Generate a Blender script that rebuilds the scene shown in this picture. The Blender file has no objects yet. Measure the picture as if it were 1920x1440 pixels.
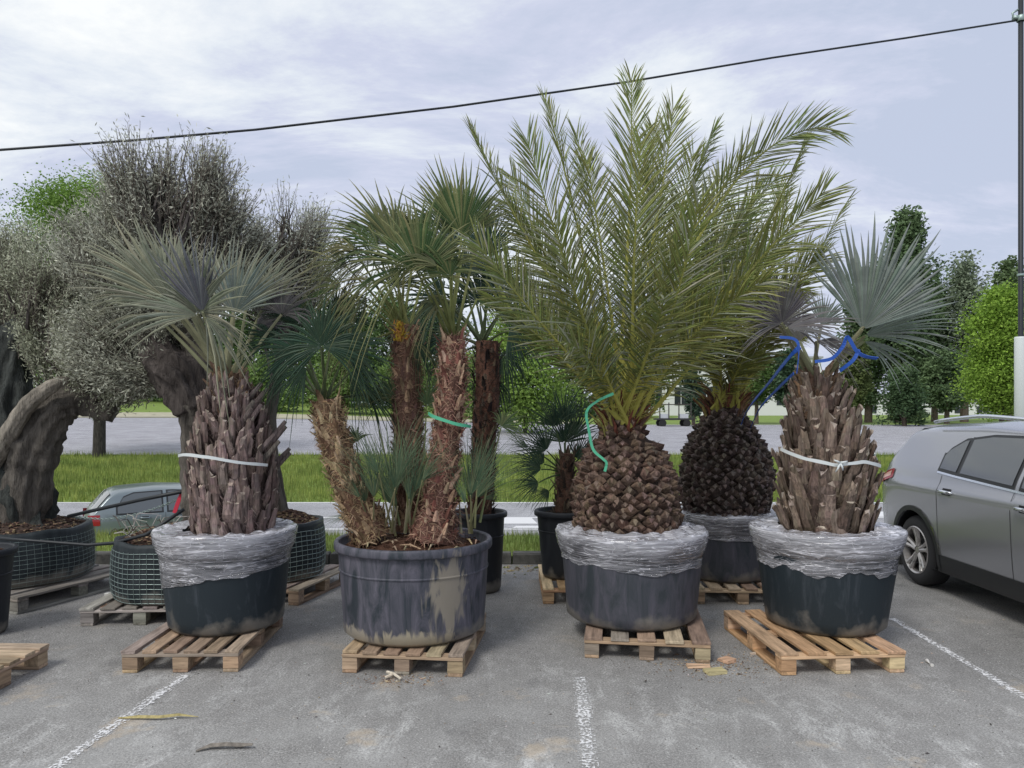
import bpy, bmesh, math, random
import numpy as np
from mathutils import Vector as V, Matrix, noise as mnoise
R = math.radians
random.seed(7); rng = np.random.default_rng(7)
C = bpy.context.scene.collection
S = bpy.context.scene
# ------------------------------------------------------------ camera, light, exposure
F, CX, HY, EYE = 1420.0, 960.0, 770.0, 1.68
cd = bpy.data.cameras.new('camera'); cam = bpy.data.objects.new('camera', cd); C.objects.link(cam)
cam.location = (0, 0, EYE); cam.rotation_euler = (R(90), 0, 0)
cd.sensor_width = 36; cd.lens = 36 * F / 1920; cd.shift_y = (HY - 720) / 1920; cd.clip_end = 3000; cd.clip_start = .1
S.camera = cam
SUN_EL, SUN_ROT = R(50), R(212)
w = bpy.data.worlds.new('World'); S.world = w; w.use_nodes = True
nt = w.node_tree; nt.nodes.clear()
def N(t, **k):
    n = nt.nodes.new(t)
    for a, b in k.items(): setattr(n, a, b)
    return n
def make_sky():
    L = nt.links.new
    out = N('ShaderNodeOutputWorld'); sky = N('ShaderNodeTexSky', sky_type='NISHITA', sun_disc=False)
    sky.sun_elevation = SUN_EL; sky.sun_rotation = SUN_ROT; sky.air_density = 1.0; sky.dust_density = 2.0
    b1 = N('ShaderNodeBackground'); b1.inputs[1].default_value = .08; L(sky.outputs[0], b1.inputs[0])
    tc = N('ShaderNodeTexCoord'); sp = N('ShaderNodeSeparateXYZ'); L(tc.outputs['Generated'], sp.inputs[0])
    ad = N('ShaderNodeMath', operation='MAXIMUM'); L(sp.outputs[2], ad.inputs[0]); ad.inputs[1].default_value = 0
    a2 = N('ShaderNodeMath', operation='ADD'); L(ad.outputs[0], a2.inputs[0]); a2.inputs[1].default_value = .22
    dx = N('ShaderNodeMath', operation='DIVIDE'); L(sp.outputs[0], dx.inputs[0]); L(a2.outputs[0], dx.inputs[1])
    dy = N('ShaderNodeMath', operation='DIVIDE'); L(sp.outputs[1], dy.inputs[0]); L(a2.outputs[0], dy.inputs[1])
    cb = N('ShaderNodeCombineXYZ'); L(dx.outputs[0], cb.inputs[0]); L(dy.outputs[0], cb.inputs[1])
    mp = N('ShaderNodeMapping'); mp.inputs['Scale'].default_value = (.55, 1.0, 1); mp.inputs['Location'].default_value = (2.3, .4, 0)
    mp.inputs['Rotation'].default_value = (0, 0, .25); L(cb.outputs[0], mp.inputs[0])
    n1 = N('ShaderNodeTexNoise'); n1.inputs['Scale'].default_value = 1.7; n1.inputs['Detail'].default_value = 9; n1.inputs['Roughness'].default_value = .66
    n1.inputs['Distortion'].default_value = .35; L(mp.outputs[0], n1.inputs['Vector'])
    gx = N('ShaderNodeMath', operation='MULTIPLY_ADD'); L(sp.outputs[0], gx.inputs[0]); gx.inputs[1].default_value = -.15
    L(n1.outputs[0], gx.inputs[2])
    cr = N('ShaderNodeValToRGB'); L(gx.outputs[0], cr.inputs[0])
    e = cr.color_ramp.elements
    e[0].position = .39; e[0].color = (.54, .60, .75, 1); e[1].position = .66; e[1].color = (.98, 1.0, 1.0, 1)
    m = e.new(.465); m.color = (.63, .67, .82, 1); m2 = e.new(.545); m2.color = (.78, .83, .90, 1)
    b2 = N('ShaderNodeBackground'); b2.inputs[1].default_value = .84; L(cr.outputs[0], b2.inputs[0])
    mx = N('ShaderNodeMixShader'); mx.inputs[0].default_value = .93; L(b1.outputs[0], mx.inputs[1]); L(b2.outputs[0], mx.inputs[2])
    L(mx.outputs[0], out.inputs[0])
make_sky()
sd = bpy.data.lights.new('sun', 'SUN'); sd.energy = 1.5; sd.angle = R(18); sd.color = (1, .97, .92)
sun = bpy.data.objects.new('sun', sd); C.objects.link(sun)
sv = V((math.sin(SUN_ROT) * math.cos(SUN_EL), math.cos(SUN_ROT) * math.cos(SUN_EL), math.sin(SUN_EL)))
sun.rotation_euler = sv.to_track_quat('Z', 'Y').to_euler(); sun.location = (-3, -4, 12)
vs = S.view_settings; vs.view_transform = 'Standard'; vs.look = 'None'; vs.exposure = .34; vs.gamma = 1
S.cycles.transparent_max_bounces = 16
def P(px, py, d): return V(((px - CX) * d / F, d, EYE + (HY - py) * d / F))
def gnd(px, py, z=0):
    d = (EYE - z) * F / (py - HY); return P(px, py, d)

# ------------------------------------------------------------ helpers
def lerp(a, b, t): return a + (b - a) * t
def cmix(a, b, t): return tuple(a[i] + (b[i] - a[i]) * t for i in range(3))
def cj(c, j=.12):
    k = 1 + random.uniform(-j, j); return tuple(max(0, x * k * (1 + random.uniform(-j, j) * .3)) for x in c)
class MB:
    def __init__(s): s.v = []; s.f = []; s.c = []
    def add(s, vs, fs, col=(1, 1, 1)):
        o = len(s.v); s.v += [tuple(x) for x in vs]
        for i, f in enumerate(fs):
            s.f.append(tuple(o + k for k in f)); s.c.append(col[i] if isinstance(col, list) else col)
    def box(s, c, size, rot=0, col=(1, 1, 1), jit=0, bev=0.003):
        hx, hy, hz = (x / 2 for x in size); c = V(c); m = Matrix.Rotation(rot, 3, 'Z')
        def ring(hx, hy, z): return [V((-hx, -hy, z)), V((hx, -hy, z)), V((hx, hy, z)), V((-hx, hy, z))]
        b = min(bev, hx * .4, hy * .4, hz * .4)
        P_ = ring(hx - b, hy - b, -hz) + ring(hx, hy, -hz + b) + ring(hx, hy, hz - b) + ring(hx - b, hy - b, hz)
        vs = [c + m @ (p + V([random.uniform(-jit, jit) for _ in range(3)])) for p in P_]
        fs = [(3, 2, 1, 0), (12, 13, 14, 15)]
        for k in (0, 4, 8):
            for i in range(4): fs.append((k + i, k + (i + 1) % 4, k + 4 + (i + 1) % 4, k + 4 + i))
        s.add(vs, fs, col)
    def tube(s, pts, rad, n=8, col=(1, 1, 1), cap=True, flat=1.0, rough=0, freq=3):
        pts = [V(p) for p in pts]; m = len(pts)
        rad = rad if isinstance(rad, (list, tuple)) else [rad] * m
        up = V((.03, 1, .02)).normalized(); vs = []
        for i, p in enumerate(pts):
            t = (pts[min(i + 1, m - 1)] - pts[max(i - 1, 0)]).normalized()
            a = t.cross(up)
            if a.length < .15: a = t.cross(V((1, 0, 0)))
            a.normalize(); b = t.cross(a).normalized()
            for k in range(n):
                th = 2 * math.pi * k / n; r = rad[i]
                q = a * math.cos(th) + b * math.sin(th) * flat
                if rough: r *= 1 + rough * mnoise.noise((p + q * r * 2) * freq) + rough * .5 * math.sin(th * 5 + p.z * 2 + i * .35) + rough * .35 * math.sin(th * 11 - p.z * 3 + 2 * mnoise.noise(p * 2))
                vs.append(p + q * r)
        fs = [(i * n + k, i * n + (k + 1) % n, (i + 1) * n + (k + 1) % n, (i + 1) * n + k) for i in range(m - 1) for k in range(n)]
        if cap: fs += [tuple(range(n))[::-1], tuple((m - 1) * n + k for k in range(n))]
        s.add(vs, fs, col)
    def lathe(s, prof, c=(0, 0, 0), n=48, col=(1, 1, 1), fn=None, cl=False):
        c = V(c); vs = []
        for j, (r, z) in enumerate(prof):
            for k in range(n):
                th = 2 * math.pi * k / n; rr, zz = (r, z) if fn is None else fn(r, z, th, j)
                vs.append(c + V((rr * math.cos(th), rr * math.sin(th), zz)))
        m = len(prof)
        fs = [(j * n + k, j * n + (k + 1) % n, (j + 1) * n + (k + 1) % n, (j + 1) * n + k) for j in range(m - 1) for k in range(n)]
        if cl: fs.append(tuple((m - 1) * n + k for k in range(n)))
        s.add(vs, fs, col)
    def build(s, name, mat, parent=None, smooth=False, solid=0):
        return mesh_obj(name, s.v, s.f, mat, parent, smooth, s.c, solid)
def mesh_obj(name, v, f, mat, parent=None, smooth=False, cols=None, solid=0):
    me = bpy.data.meshes.new(name); me.from_pydata(v, [], f)
    if cols is not None:
        a = me.color_attributes.new('Col', 'FLOAT_COLOR', 'CORNER')
        cnt = np.fromiter((len(x) for x in f), int, len(f))
        arr = np.ones((len(f), 4), 'f'); arr[:, :3] = np.array(cols, 'f').reshape(-1, 3)
        a.data.foreach_set('color', np.repeat(arr, cnt, axis=0).ravel())
    if smooth: me.polygons.foreach_set('use_smooth', [True] * len(me.polygons))
    if mat: me.materials.append(mat)
    me.update()
    o = bpy.data.objects.new(name, me); C.objects.link(o)
    if solid:
        md = o.modifiers.new('s', 'SOLIDIFY'); md.thickness = solid; md.offset = 0
    if parent: o.parent = parent
    return o
def np_obj(name, verts, nf, k, mat, parent=None, cols=None):
    """verts (nf*k,3) : nf faces of k corners each"""
    me = bpy.data.meshes.new(name); me.vertices.add(nf * k); me.vertices.foreach_set('co', np.asarray(verts, 'f').ravel())
    me.loops.add(nf * k); me.loops.foreach_set('vertex_index', np.arange(nf * k, dtype='i'))
    me.polygons.add(nf); me.polygons.foreach_set('loop_start', np.arange(0, nf * k, k, dtype='i'))
    me.update(calc_edges=True)
    if cols is not None:
        a = me.color_attributes.new('Col', 'FLOAT_COLOR', 'CORNER')
        arr = np.ones((nf, 4), 'f'); arr[:, :3] = cols
        a.data.foreach_set('color', np.repeat(arr, k, axis=0).ravel())
    me.materials.append(mat); me.validate()
    o = bpy.data.objects.new(name, me); C.objects.link(o)
    if parent: o.parent = parent
    return o
def thing(name, label, cat, loc=(0, 0, 0), rz=0, group=None):
    o = bpy.data.objects.new(name, None); C.objects.link(o); o.location = loc; o.rotation_euler = (0, 0, rz)
    o.empty_display_size = .2
    o['label'] = label; o['category'] = cat
    if group: o['group'] = group
    return o
def tag(o, label, cat, group=None, kind=None):
    o['label'] = label; o['category'] = cat
    if group: o['group'] = group
    if kind: o['kind'] = kind
    return o
def struct(o): o['kind'] = 'structure'; return o
def localise(mb, t):
    m = (Matrix.Translation(t.location) @ Matrix.Rotation(t.rotation_euler[2], 4, 'Z')).inverted()
    mb.v = [tuple(m @ V(p)) for p in mb.v]; return mb

# ------------------------------------------------------------ materials
def mat(name): m = bpy.data.materials.new(name); m.use_nodes = True; return m, m.node_tree.nodes, m.node_tree.links.new, m.node_tree.nodes['Principled BSDF']
def simple(name, col, rough=.6, metal=0, **k):
    m, n, L, b = mat(name); b.inputs['Base Color'].default_value = (*col, 1); b.inputs['Roughness'].default_value = rough; b.inputs['Metallic'].default_value = metal
    for a, x in k.items(): b.inputs[a].default_value = x
    return m
def colmat(name, rough=.6, nscale=(30, 30, 30), namp=.3, bump=.3, transl=0, spec=.3, bdist=.01, gain=1):
    """colour attribute x noise in object space"""
    m, n, L, b = mat(name)
    at = n.new('ShaderNodeAttribute'); at.attribute_name = 'Col'
    tc = n.new('ShaderNodeTexCoord'); mp = n.new('ShaderNodeMapping'); mp.inputs['Scale'].default_value = nscale; L(tc.outputs['Object'], mp.inputs[0])
    no = n.new('ShaderNodeTexNoise'); no.inputs['Scale'].default_value = 1; no.inputs['Detail'].default_value = 6; no.inputs['Roughness'].default_value = .65; L(mp.outputs[0], no.inputs['Vector'])
    mr = n.new('ShaderNodeMapRange'); mr.inputs[1].default_value = .3; mr.inputs[2].default_value = .7; mr.inputs[3].default_value = 1 - namp; mr.inputs[4].default_value = 1 + namp; L(no.outputs[0], mr.inputs[0])
    mu = n.new('ShaderNodeVectorMath'); mu.operation = 'SCALE'; L(at.outputs['Color'], mu.inputs[0]); L(mr.outputs[0], mu.inputs['Scale'])
    if gain != 1: mr.inputs[3].default_value *= gain; mr.inputs[4].default_value *= gain
    L(mu.outputs[0], b.inputs['Base Color']); b.inputs['Roughness'].default_value = rough; b.inputs['Specular IOR Level'].default_value = spec
    if bump:
        bp = n.new('ShaderNodeBump'); bp.inputs['Strength'].default_value = bump; bp.inputs['Distance'].default_value = bdist; L(no.outputs[0], bp.inputs['Height']); L(bp.outputs[0], b.inputs['Normal'])
    if transl:
        t = n.new('ShaderNodeBsdfTranslucent'); L(mu.outputs[0], t.inputs[0]); mx = n.new('ShaderNodeMixShader'); mx.inputs[0].default_value = transl
        L(b.outputs[0], mx.inputs[1]); L(t.outputs[0], mx.inputs[2]); L(mx.outputs[0], n['Material Output'].inputs[0])
    return m
M_leaf = colmat('palm_leaf', .5, (9, 9, 9), .2, 0, .22, .22, gain=1.15)
M_oleaf = colmat('olive_leaf', .5, (5, 5, 5), .2, 0, .3, .25, gain=2.1)
M_tree = colmat('tree_leaf', .6, (.35, .35, .35), .22, 0, .2, .2, gain=1.35)
M_grass = colmat('grass_blade', .6, (1.2, 1.2, 1.2), .3, 0, .25, .2)
M_bark = colmat('bark', .9, (14, 14, 4), .5, .9, 0, .1, .03, gain=1.2)
M_obark = colmat('olive_bark', .95, (16, 16, 3.2), .55, 1.0, 0, .1, .07, gain=1.35)
M_boot = colmat('leaf_base', .85, (70, 70, 8), .6, 1.0, 0, .15, .012, gain=1.0)
M_woody = colmat('wood_lengthwise', .75, (38, 4, 38), .45, .35, 0, .2, .004)
M_woodx = colmat('wood_crosswise', .75, (4, 38, 38), .45, .35, 0, .2, .004)
M_chip = colmat('chips', .9, (40, 40, 40), .35, .5, 0, .1)
M_plain = colmat('plain_paint', .55, (8, 8, 8), .06, 0, 0, .4)
M_strap = simple('white_strap', (.62, .66, .66), .35)
M_green = simple('green_ribbon', (.08, .42, .25), .45)
M_blue = simple('blue_tape', (.02, .09, .42), .35)
M_wire = simple('black_cable', (.012, .016, .02), .5)
M_steel = simple('galvanised_wire', (.32, .4, .38), .45, .6)

def pot_mat(name, base=(.035, .042, .05), dust=(.12, .115, .14), amt=.5, mud=None, streak=True):
    m, n, L, b = mat(name)
    tc = n.new('ShaderNodeTexCoord'); mp = n.new('ShaderNodeMapping'); mp.inputs['Scale'].default_value = (7, 7, 1.6); L(tc.outputs['Object'], mp.inputs[0])
    no = n.new('ShaderNodeTexNoise'); no.inputs['Scale'].default_value = 1.4; no.inputs['Detail'].default_value = 9; no.inputs['Roughness'].default_value = .7; no.inputs['Distortion'].default_value = .8; L(mp.outputs[0], no.inputs['Vector'])
    cr = n.new('ShaderNodeValToRGB'); cr.color_ramp.elements[0].position = .60 - .28 * amt; cr.color_ramp.elements[1].position = .78 - .1 * amt
    cr.color_ramp.elements[0].color = (*base, 1); cr.color_ramp.elements[1].color = (*dust, 1); L(no.outputs[0], cr.inputs[0])
    cur = cr.outputs[0]
    def mixin(cur, fac, col):
        mx = n.new('ShaderNodeMix'); mx.data_type = 'RGBA'; L(fac, mx.inputs[0]); L(cur, mx.inputs[6]); mx.inputs[7].default_value = (*col, 1); return mx.outputs[2]
    # dried mud towards the bottom, its own ragged outline
    sp = n.new('ShaderNodeSeparateXYZ'); L(tc.outputs['Object'], sp.inputs[0])
    n2 = n.new('ShaderNodeTexNoise'); n2.inputs['Scale'].default_value = 5; n2.inputs['Detail'].default_value = 7; L(tc.outputs['Object'], n2.inputs['Vector'])
    ma = n.new('ShaderNodeMath'); ma.operation = 'MULTIPLY_ADD'; L(n2.outputs[0], ma.inputs[0]); ma.inputs[1].default_value = -.42; L(sp.outputs[2], ma.inputs[2])
    mr = n.new('ShaderNodeMapRange'); mr.inputs[1].default_value = -.12; mr.inputs[2].default_value = -.19 ; mr.inputs[3].default_value = 0; mr.inputs[4].default_value = .8; L(ma.outputs[0], mr.inputs[0])
    cur = mixin(cur, mr.outputs[0], (.2, .185, .16))
    if mud:
        for (cx, cy, cz, rx, rz, col) in mud:
            m2 = n.new('ShaderNodeMapping'); m2.vector_type = 'POINT'; m2.inputs['Location'].default_value = (-cx / rx, -cy / rx, -cz / rz); m2.inputs['Scale'].default_value = (1 / rx, 1 / rx, 1 / rz); L(tc.outputs['Object'], m2.inputs[0])
            ln = n.new('ShaderNodeVectorMath'); ln.operation = 'LENGTH'; L(m2.outputs[0], ln.inputs[0])
            mpp = n.new('ShaderNodeMapping'); mpp.inputs['Scale'].default_value = (14, 14, 4); L(tc.outputs['Object'], mpp.inputs[0])
            n3 = n.new('ShaderNodeTexNoise'); n3.inputs['Scale'].default_value = 1; n3.inputs['Detail'].default_value = 8; n3.inputs['Distortion'].default_value = 1.5; L(mpp.outputs[0], n3.inputs['Vector'])
            a = n.new('ShaderNodeMath'); a.operation = 'MULTIPLY_ADD'; L(n3.outputs[0], a.inputs[0]); a.inputs[1].default_value = 2.2; L(ln.outputs[1], a.inputs[2])
            r2 = n.new('ShaderNodeMapRange'); r2.inputs[1].default_value = 2.1; r2.inputs[2].default_value = 1.75; r2.inputs[3].default_value = 0; r2.inputs[4].default_value = .85; L(a.outputs[0], r2.inputs[0])
            cur = mixin(cur, r2.outputs[0], col)
    L(cur, b.inputs['Base Color']); b.inputs['Specular IOR Level'].default_value = .35
    rr = n.new('ShaderNodeMapRange'); rr.inputs[3].default_value = .38; rr.inputs[4].default_value = .75; L(no.outputs[0], rr.inputs[0]); L(rr.outputs[0], b.inputs['Roughness'])
    bp = n.new('ShaderNodeBump'); bp.inputs['Strength'].default_value = .35; bp.inputs['Distance'].default_value = .01; L(no.outputs[0], bp.inputs['Height']); L(bp.outputs[0], b.inputs['Normal'])
    return m
def film_mat(name):
    m, n, L, b = mat(name); tc = n.new('ShaderNodeTexCoord')
    def noise(sc, rot, s, det, dist):
        mp = n.new('ShaderNodeMapping'); mp.inputs['Scale'].default_value = sc; mp.inputs['Rotation'].default_value = rot; L(tc.outputs['Object'], mp.inputs[0])
        no = n.new('ShaderNodeTexNoise'); no.inputs['Scale'].default_value = s; no.inputs['Detail'].default_value = det; no.inputs['Roughness'].default_value = .6; no.inputs['Distortion'].default_value = dist; L(mp.outputs[0], no.inputs['Vector']); return no.outputs[0]
    def ma(op, a, b_, c=None):
        q = n.new('ShaderNodeMath'); q.operation = op
        for i, x in enumerate((a, b_, c)):
            if x is None: continue
            if isinstance(x, (int, float)): q.inputs[i].default_value = x
            else: L(x, q.inputs[i])
        return q.outputs[0]
    def rng_(x, a, b_, c, d):
        r = n.new('ShaderNodeMapRange'); r.inputs[1].default_value = a; r.inputs[2].default_value = b_; r.inputs[3].default_value = c; r.inputs[4].default_value = d; L(x, r.inputs[0]); return r.outputs[0]
    def crease(x, wd): return rng_(ma('ABSOLUTE', ma('SUBTRACT', x, .5), 0), 0, wd, 1, 0)
    c1 = crease(noise((1.0, 1.0, 15), (.05, .08, 0), 2.4, 2, .7), .022)
    c2 = crease(noise((1.2, 1.2, 9), (-.25, .3, 0), 2.2, 2, 1.2), .016)
    c3 = crease(noise((2, 2, 5), (.4, -.5, 0), 2.0, 1, .8), .010)
    body = noise((1.6, 1.6, 5), (.1, .1, 0), 1.6, 4, .6)
    fine = noise((.8, .8, 120), (.03, .05, 0), 1.4, 2, .4)
    sp = n.new('ShaderNodeSeparateXYZ'); L(tc.outputs['Object'], sp.inputs[0])
    top = rng_(sp.outputs[2], .52, .63, 0, .16)
    base = ma('ADD', rng_(body, .32, .68, .02, .34), top)
    base = ma('ADD', base, rng_(fine, .35, .7, -.10, .16))
    al = ma('ADD', base, ma('MULTIPLY', c1, .55)); al = ma('ADD', al, ma('MULTIPLY', c2, .42)); al = ma('ADD', al, ma('MULTIPLY', c3, .22))
    al = ma('MINIMUM', al, .95)
    b.inputs['Base Color'].default_value = (.82, .82, .88, 1); b.inputs['Roughness'].default_value = .12; b.inputs['Specular IOR Level'].default_value = .7
    hgt = ma('ADD', ma('ADD', ma('MULTIPLY', c1, .6), ma('MULTIPLY', c2, .5)), ma('MULTIPLY', body, 2.0)); bp = n.new('ShaderNodeBump'); bp.inputs['Strength'].default_value = .6; bp.inputs['Distance'].default_value = .005; L(hgt, bp.inputs['Height']); L(bp.outputs[0], b.inputs['Normal'])
    tr = n.new('ShaderNodeBsdfTransparent'); gl = n.new('ShaderNodeBsdfGlossy'); gl.inputs['Roughness'].default_value = .1; L(bp.outputs[0], gl.inputs['Normal'])
    m0 = n.new('ShaderNodeMixShader'); fr = n.new('ShaderNodeFresnel'); fr.inputs[0].default_value = 1.6; L(bp.outputs[0], fr.inputs[1]); L(fr.outputs[0], m0.inputs[0]); L(tr.outputs[0], m0.inputs[1]); L(gl.outputs[0], m0.inputs[2])
    mx = n.new('ShaderNodeMixShader'); L(al, mx.inputs[0]); L(m0.outputs[0], mx.inputs[1]); L(b.outputs[0], mx.inputs[2]); L(mx.outputs[0], n['Material Output'].inputs[0])
    return m
M_film = film_mat('stretch_film')
M_pot = pot_mat('dark_plastic', (.017, .026, .033), (.055, .065, .078), amt=.3)
M_potgrey = pot_mat('dusty_grey_plastic', (.035, .043, .05), (.10, .095, .12), .8, streak=True)
M_potmud = pot_mat('muddy_grey_plastic', (.028, .036, .045), (.15, .14, .175), .75,
                   mud=[(.30, -.42, .33, .17, .26, (.27, .24, .19)), (.05, -.5, .02, .35, .09, (.34, .30, .22)), (-.35, -.35, .03, .2, .08, (.3, .27, .22))])
M_potnew = pot_mat('smooth_black_plastic', (.018, .021, .026), (.04, .045, .05), .2)

def asphalt(name, base=.17, scuff=True, tint=(1, 1, 1.0)):
    m, n, L, b = mat(name)
    tc = n.new('ShaderNodeTexCoord')
    def noise(s, d=4, r=.6, dist=0, sc=None):
        no = n.new('ShaderNodeTexNoise'); no.inputs['Scale'].default_value = s; no.inputs['Detail'].default_value = d; no.inputs['Roughness'].default_value = r; no.inputs['Distortion'].default_value = dist
        if sc:
            mp = n.new('ShaderNodeMapping'); mp.inputs['Scale'].default_value = sc; mp.inputs['Rotation'].default_value = (0, 0, .2); L(tc.outputs['Object'], mp.inputs[0]); L(mp.outputs[0], no.inputs['Vector'])
        else: L(tc.outputs['Object'], no.inputs['Vector'])
        return no.outputs[0]
    def ramp(x, a, b_, c, d):
        r = n.new('ShaderNodeMapRange'); r.inputs[1].default_value = a; r.inputs[2].default_value = b_; r.inputs[3].default_value = c; r.inputs[4].default_value = d; L(x, r.inputs[0]); return r.outputs[0]
    def mul(a, b_):
        q = n.new('ShaderNodeMath'); q.operation = 'MULTIPLY'; L(a, q.inputs[0]); L(b_, q.inputs[1]); return q.outputs[0]
    fine = noise(85, 3, .85); grit = noise(260, 2, .8)
    v = mul(ramp(noise(.7, 6, .6), .3, .7, base * .80, base * 1.18), mul(ramp(fine, .36, .64, .42, 1.7), ramp(grit, .3, .7, .5, 1.55)))
    v = mul(v, ramp(noise(9, 5, .7), .3, .7, .85, 1.15))
    cm = n.new('ShaderNodeCombineXYZ')
    for i in range(3):
        q = n.new('ShaderNodeMath'); q.operation = 'MULTIPLY'; L(v, q.inputs[0]); q.inputs[1].default_value = tint[i]; L(q.outputs[0], cm.inputs[i])
    cur = cm.outputs[0]
    def mixin(cur, fac, col):
        mx = n.new('ShaderNodeMix'); mx.data_type = 'RGBA'; L(fac, mx.inputs[0]); L(cur, mx.inputs[6]); mx.inputs[7].default_value = (*col, 1); return mx.outputs[2]
    if scuff:
        # pale scuffs and dust, and a general paling towards the viewer
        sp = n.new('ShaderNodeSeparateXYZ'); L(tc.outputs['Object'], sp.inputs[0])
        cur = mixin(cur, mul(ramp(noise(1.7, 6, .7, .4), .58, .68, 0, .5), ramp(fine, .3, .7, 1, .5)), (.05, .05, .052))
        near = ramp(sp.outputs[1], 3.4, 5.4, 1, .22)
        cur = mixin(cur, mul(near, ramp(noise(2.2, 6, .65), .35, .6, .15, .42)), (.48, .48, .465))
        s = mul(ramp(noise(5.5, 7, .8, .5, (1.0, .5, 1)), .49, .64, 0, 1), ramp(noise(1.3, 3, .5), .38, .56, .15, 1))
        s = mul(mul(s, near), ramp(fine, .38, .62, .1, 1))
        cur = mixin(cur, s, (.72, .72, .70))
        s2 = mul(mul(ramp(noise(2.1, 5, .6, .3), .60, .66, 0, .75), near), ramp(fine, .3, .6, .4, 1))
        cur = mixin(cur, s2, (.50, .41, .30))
        s3 = mul(ramp(noise(70, 2, .5), .65, .69, 0, .85), ramp(noise(3, 2, .5), .4, .6, .3, 1))
        cur = mixin(cur, s3, (.6, .6, .57))
    L(cur, b.inputs['Base Color']); b.inputs['Roughness'].default_value = .85; b.inputs['Specular IOR Level'].default_value = .25
    bp = n.new('ShaderNodeBump'); bp.inputs['Strength'].default_value = .5; bp.inputs['Distance'].default_value = .006; L(fine, bp.inputs['Height']); L(bp.outputs[0], b.inputs['Normal'])
    return m
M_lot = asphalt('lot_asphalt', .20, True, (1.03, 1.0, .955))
M_road = asphalt('road_asphalt', .30, False, (1, 1, 1.04))
M_far = asphalt('far_asphalt', .31, False, (1, .99, 1.06))
def paint_worn(name, thr=.5, col=.75):
    m, n, L, b = mat(name); b.inputs['Base Color'].default_value = (col, col, col, 1); b.inputs['Roughness'].default_value = .7
    tc = n.new('ShaderNodeTexCoord'); a = n.new('ShaderNodeTexNoise'); a.inputs['Scale'].default_value = 55; a.inputs['Detail'].default_value = 5; a.inputs['Roughness'].default_value = .7; L(tc.outputs['Object'], a.inputs['Vector'])
    at = n.new('ShaderNodeAttribute'); at.attribute_name = 'Col'
    su = n.new('ShaderNodeMath'); su.operation = 'ADD'; L(a.outputs[0], su.inputs[0]); L(at.outputs['Fac'], su.inputs[1])
    r = n.new('ShaderNodeMapRange'); r.inputs[1].default_value = thr + .5 - .03; r.inputs[2].default_value = thr + .5 + .05; L(su.outputs[0], r.inputs[0])
    tr = n.new('ShaderNodeBsdfTransparent'); mx = n.new('ShaderNodeMixShader'); L(r.outputs[0], mx.inputs[0]); L(tr.outputs[0], mx.inputs[1]); L(b.outputs[0], mx.inputs[2]); L(mx.outputs[0], n['Material Output'].inputs[0])
    return m
M_line = paint_worn('worn_white_paint', .5)
M_whiteline = simple('white_road_paint', (.7, .7, .7), .6)
def ground_mat(name, c1, c2, sc=1.5, bump=.3):
    m, n, L, b = mat(name); tc = n.new('ShaderNodeTexCoord'); a = n.new('ShaderNodeTexNoise'); a.inputs['Scale'].default_value = sc; a.inputs['Detail'].default_value = 9; a.inputs['Roughness'].default_value = .7; L(tc.outputs['Object'], a.inputs['Vector'])
    cr = n.new('ShaderNodeValToRGB'); cr.color_ramp.elements[0].position = .3; cr.color_ramp.elements[1].position = .7; cr.color_ramp.elements[0].color = (*c1, 1); cr.color_ramp.elements[1].color = (*c2, 1); L(a.outputs[0], cr.inputs[0])
    L(cr.outputs[0], b.inputs['Base Color']); b.inputs['Roughness'].default_value = .9; b.inputs['Specular IOR Level'].default_value = .15
    bp = n.new('ShaderNodeBump'); bp.inputs['Strength'].default_value = bump; bp.inputs['Distance'].default_value = .05; L(a.outputs[0], bp.inputs['Height']); L(bp.outputs[0], b.inputs['Normal'])
    return m
M_lawn = ground_mat('lawn', (.14, .21, .04), (.24, .32, .09))
M_soil = ground_mat('soil', (.055, .028, .018), (.14, .075, .05), 22, .8)
M_dsoil = ground_mat('dark_soil', (.03, .025, .022), (.10, .08, .065), 30, .8)
M_conc = ground_mat('concrete', (.06, .06, .058), (.16, .155, .14), 9, .4)
M_beige = ground_mat('pale_gravel', (.34, .32, .22), (.5, .47, .36), 2)

# ------------------------------------------------------------ terrain
def H(x, y):
    if y < 8.42: return -.08
    k = [(8.42, .06), (9.9, .05), (12.8, -1.25), (24.2, -1.25), (38, -.595)]
    if y < 38:
        for (a, za), (b, zb) in zip(k, k[1:]):
            if y <= b: return lerp(za, zb, (y - a) / (b - a))
    px = 960 + 1420 * x / y; t = min(1, max(0, (px - 300) / 900)); t = t * t * (3 - 2 * t)
    zf = lerp(.89, .16, t)
    if y < 80: return lerp(-.595, zf, (y - 38) / 42)
    z2 = lerp(3.9, .7, t)
    if y < 130: return lerp(zf, z2, (y - 80) / 50)
    return z2 + (y - 130) * lerp(.012, .001, t)
def sheet(name, ys, xs, off, m, xf=None, kind='structure'):
    v = []; f = []
    for y in ys:
        for x in xs:
            X = xf(x, y) if xf else x
            v.append((X, y, H(X, y) + off))
    nx = len(xs)
    for j in range(len(ys) - 1):
        for i in range(nx - 1): f.append((j * nx + i, j * nx + i + 1, (j + 1) * nx + i + 1, (j + 1) * nx + i))
    o = mesh_obj(name, v, f, m, None, True); o['kind'] = kind; return o
pxf = lambda p, y: (p - 960) * y / 1420
pxs = list(range(-9000, -600, 700)) + list(range(-600, 2600, 60)) + list(range(2600, 11000, 700))
sheet('ground', [-60, 0, 8.4199, 8.42, 9, 9.9, 11, 12, 12.8, 17, 21, 24.2, 28, 32, 36, 38, 45, 55, 65, 75, 80, 90, 100, 115, 130, 180, 300, 600, 1400], [x * 1.0 for x in (-900, -400, -200, -120, -80, -60, -50, -40, -30, -25, -20, -15, -10, -5, 0, 5, 10, 15, 20, 25, 30, 40, 50, 60, 80, 120, 200, 400, 900)], 0, M_lawn)
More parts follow.
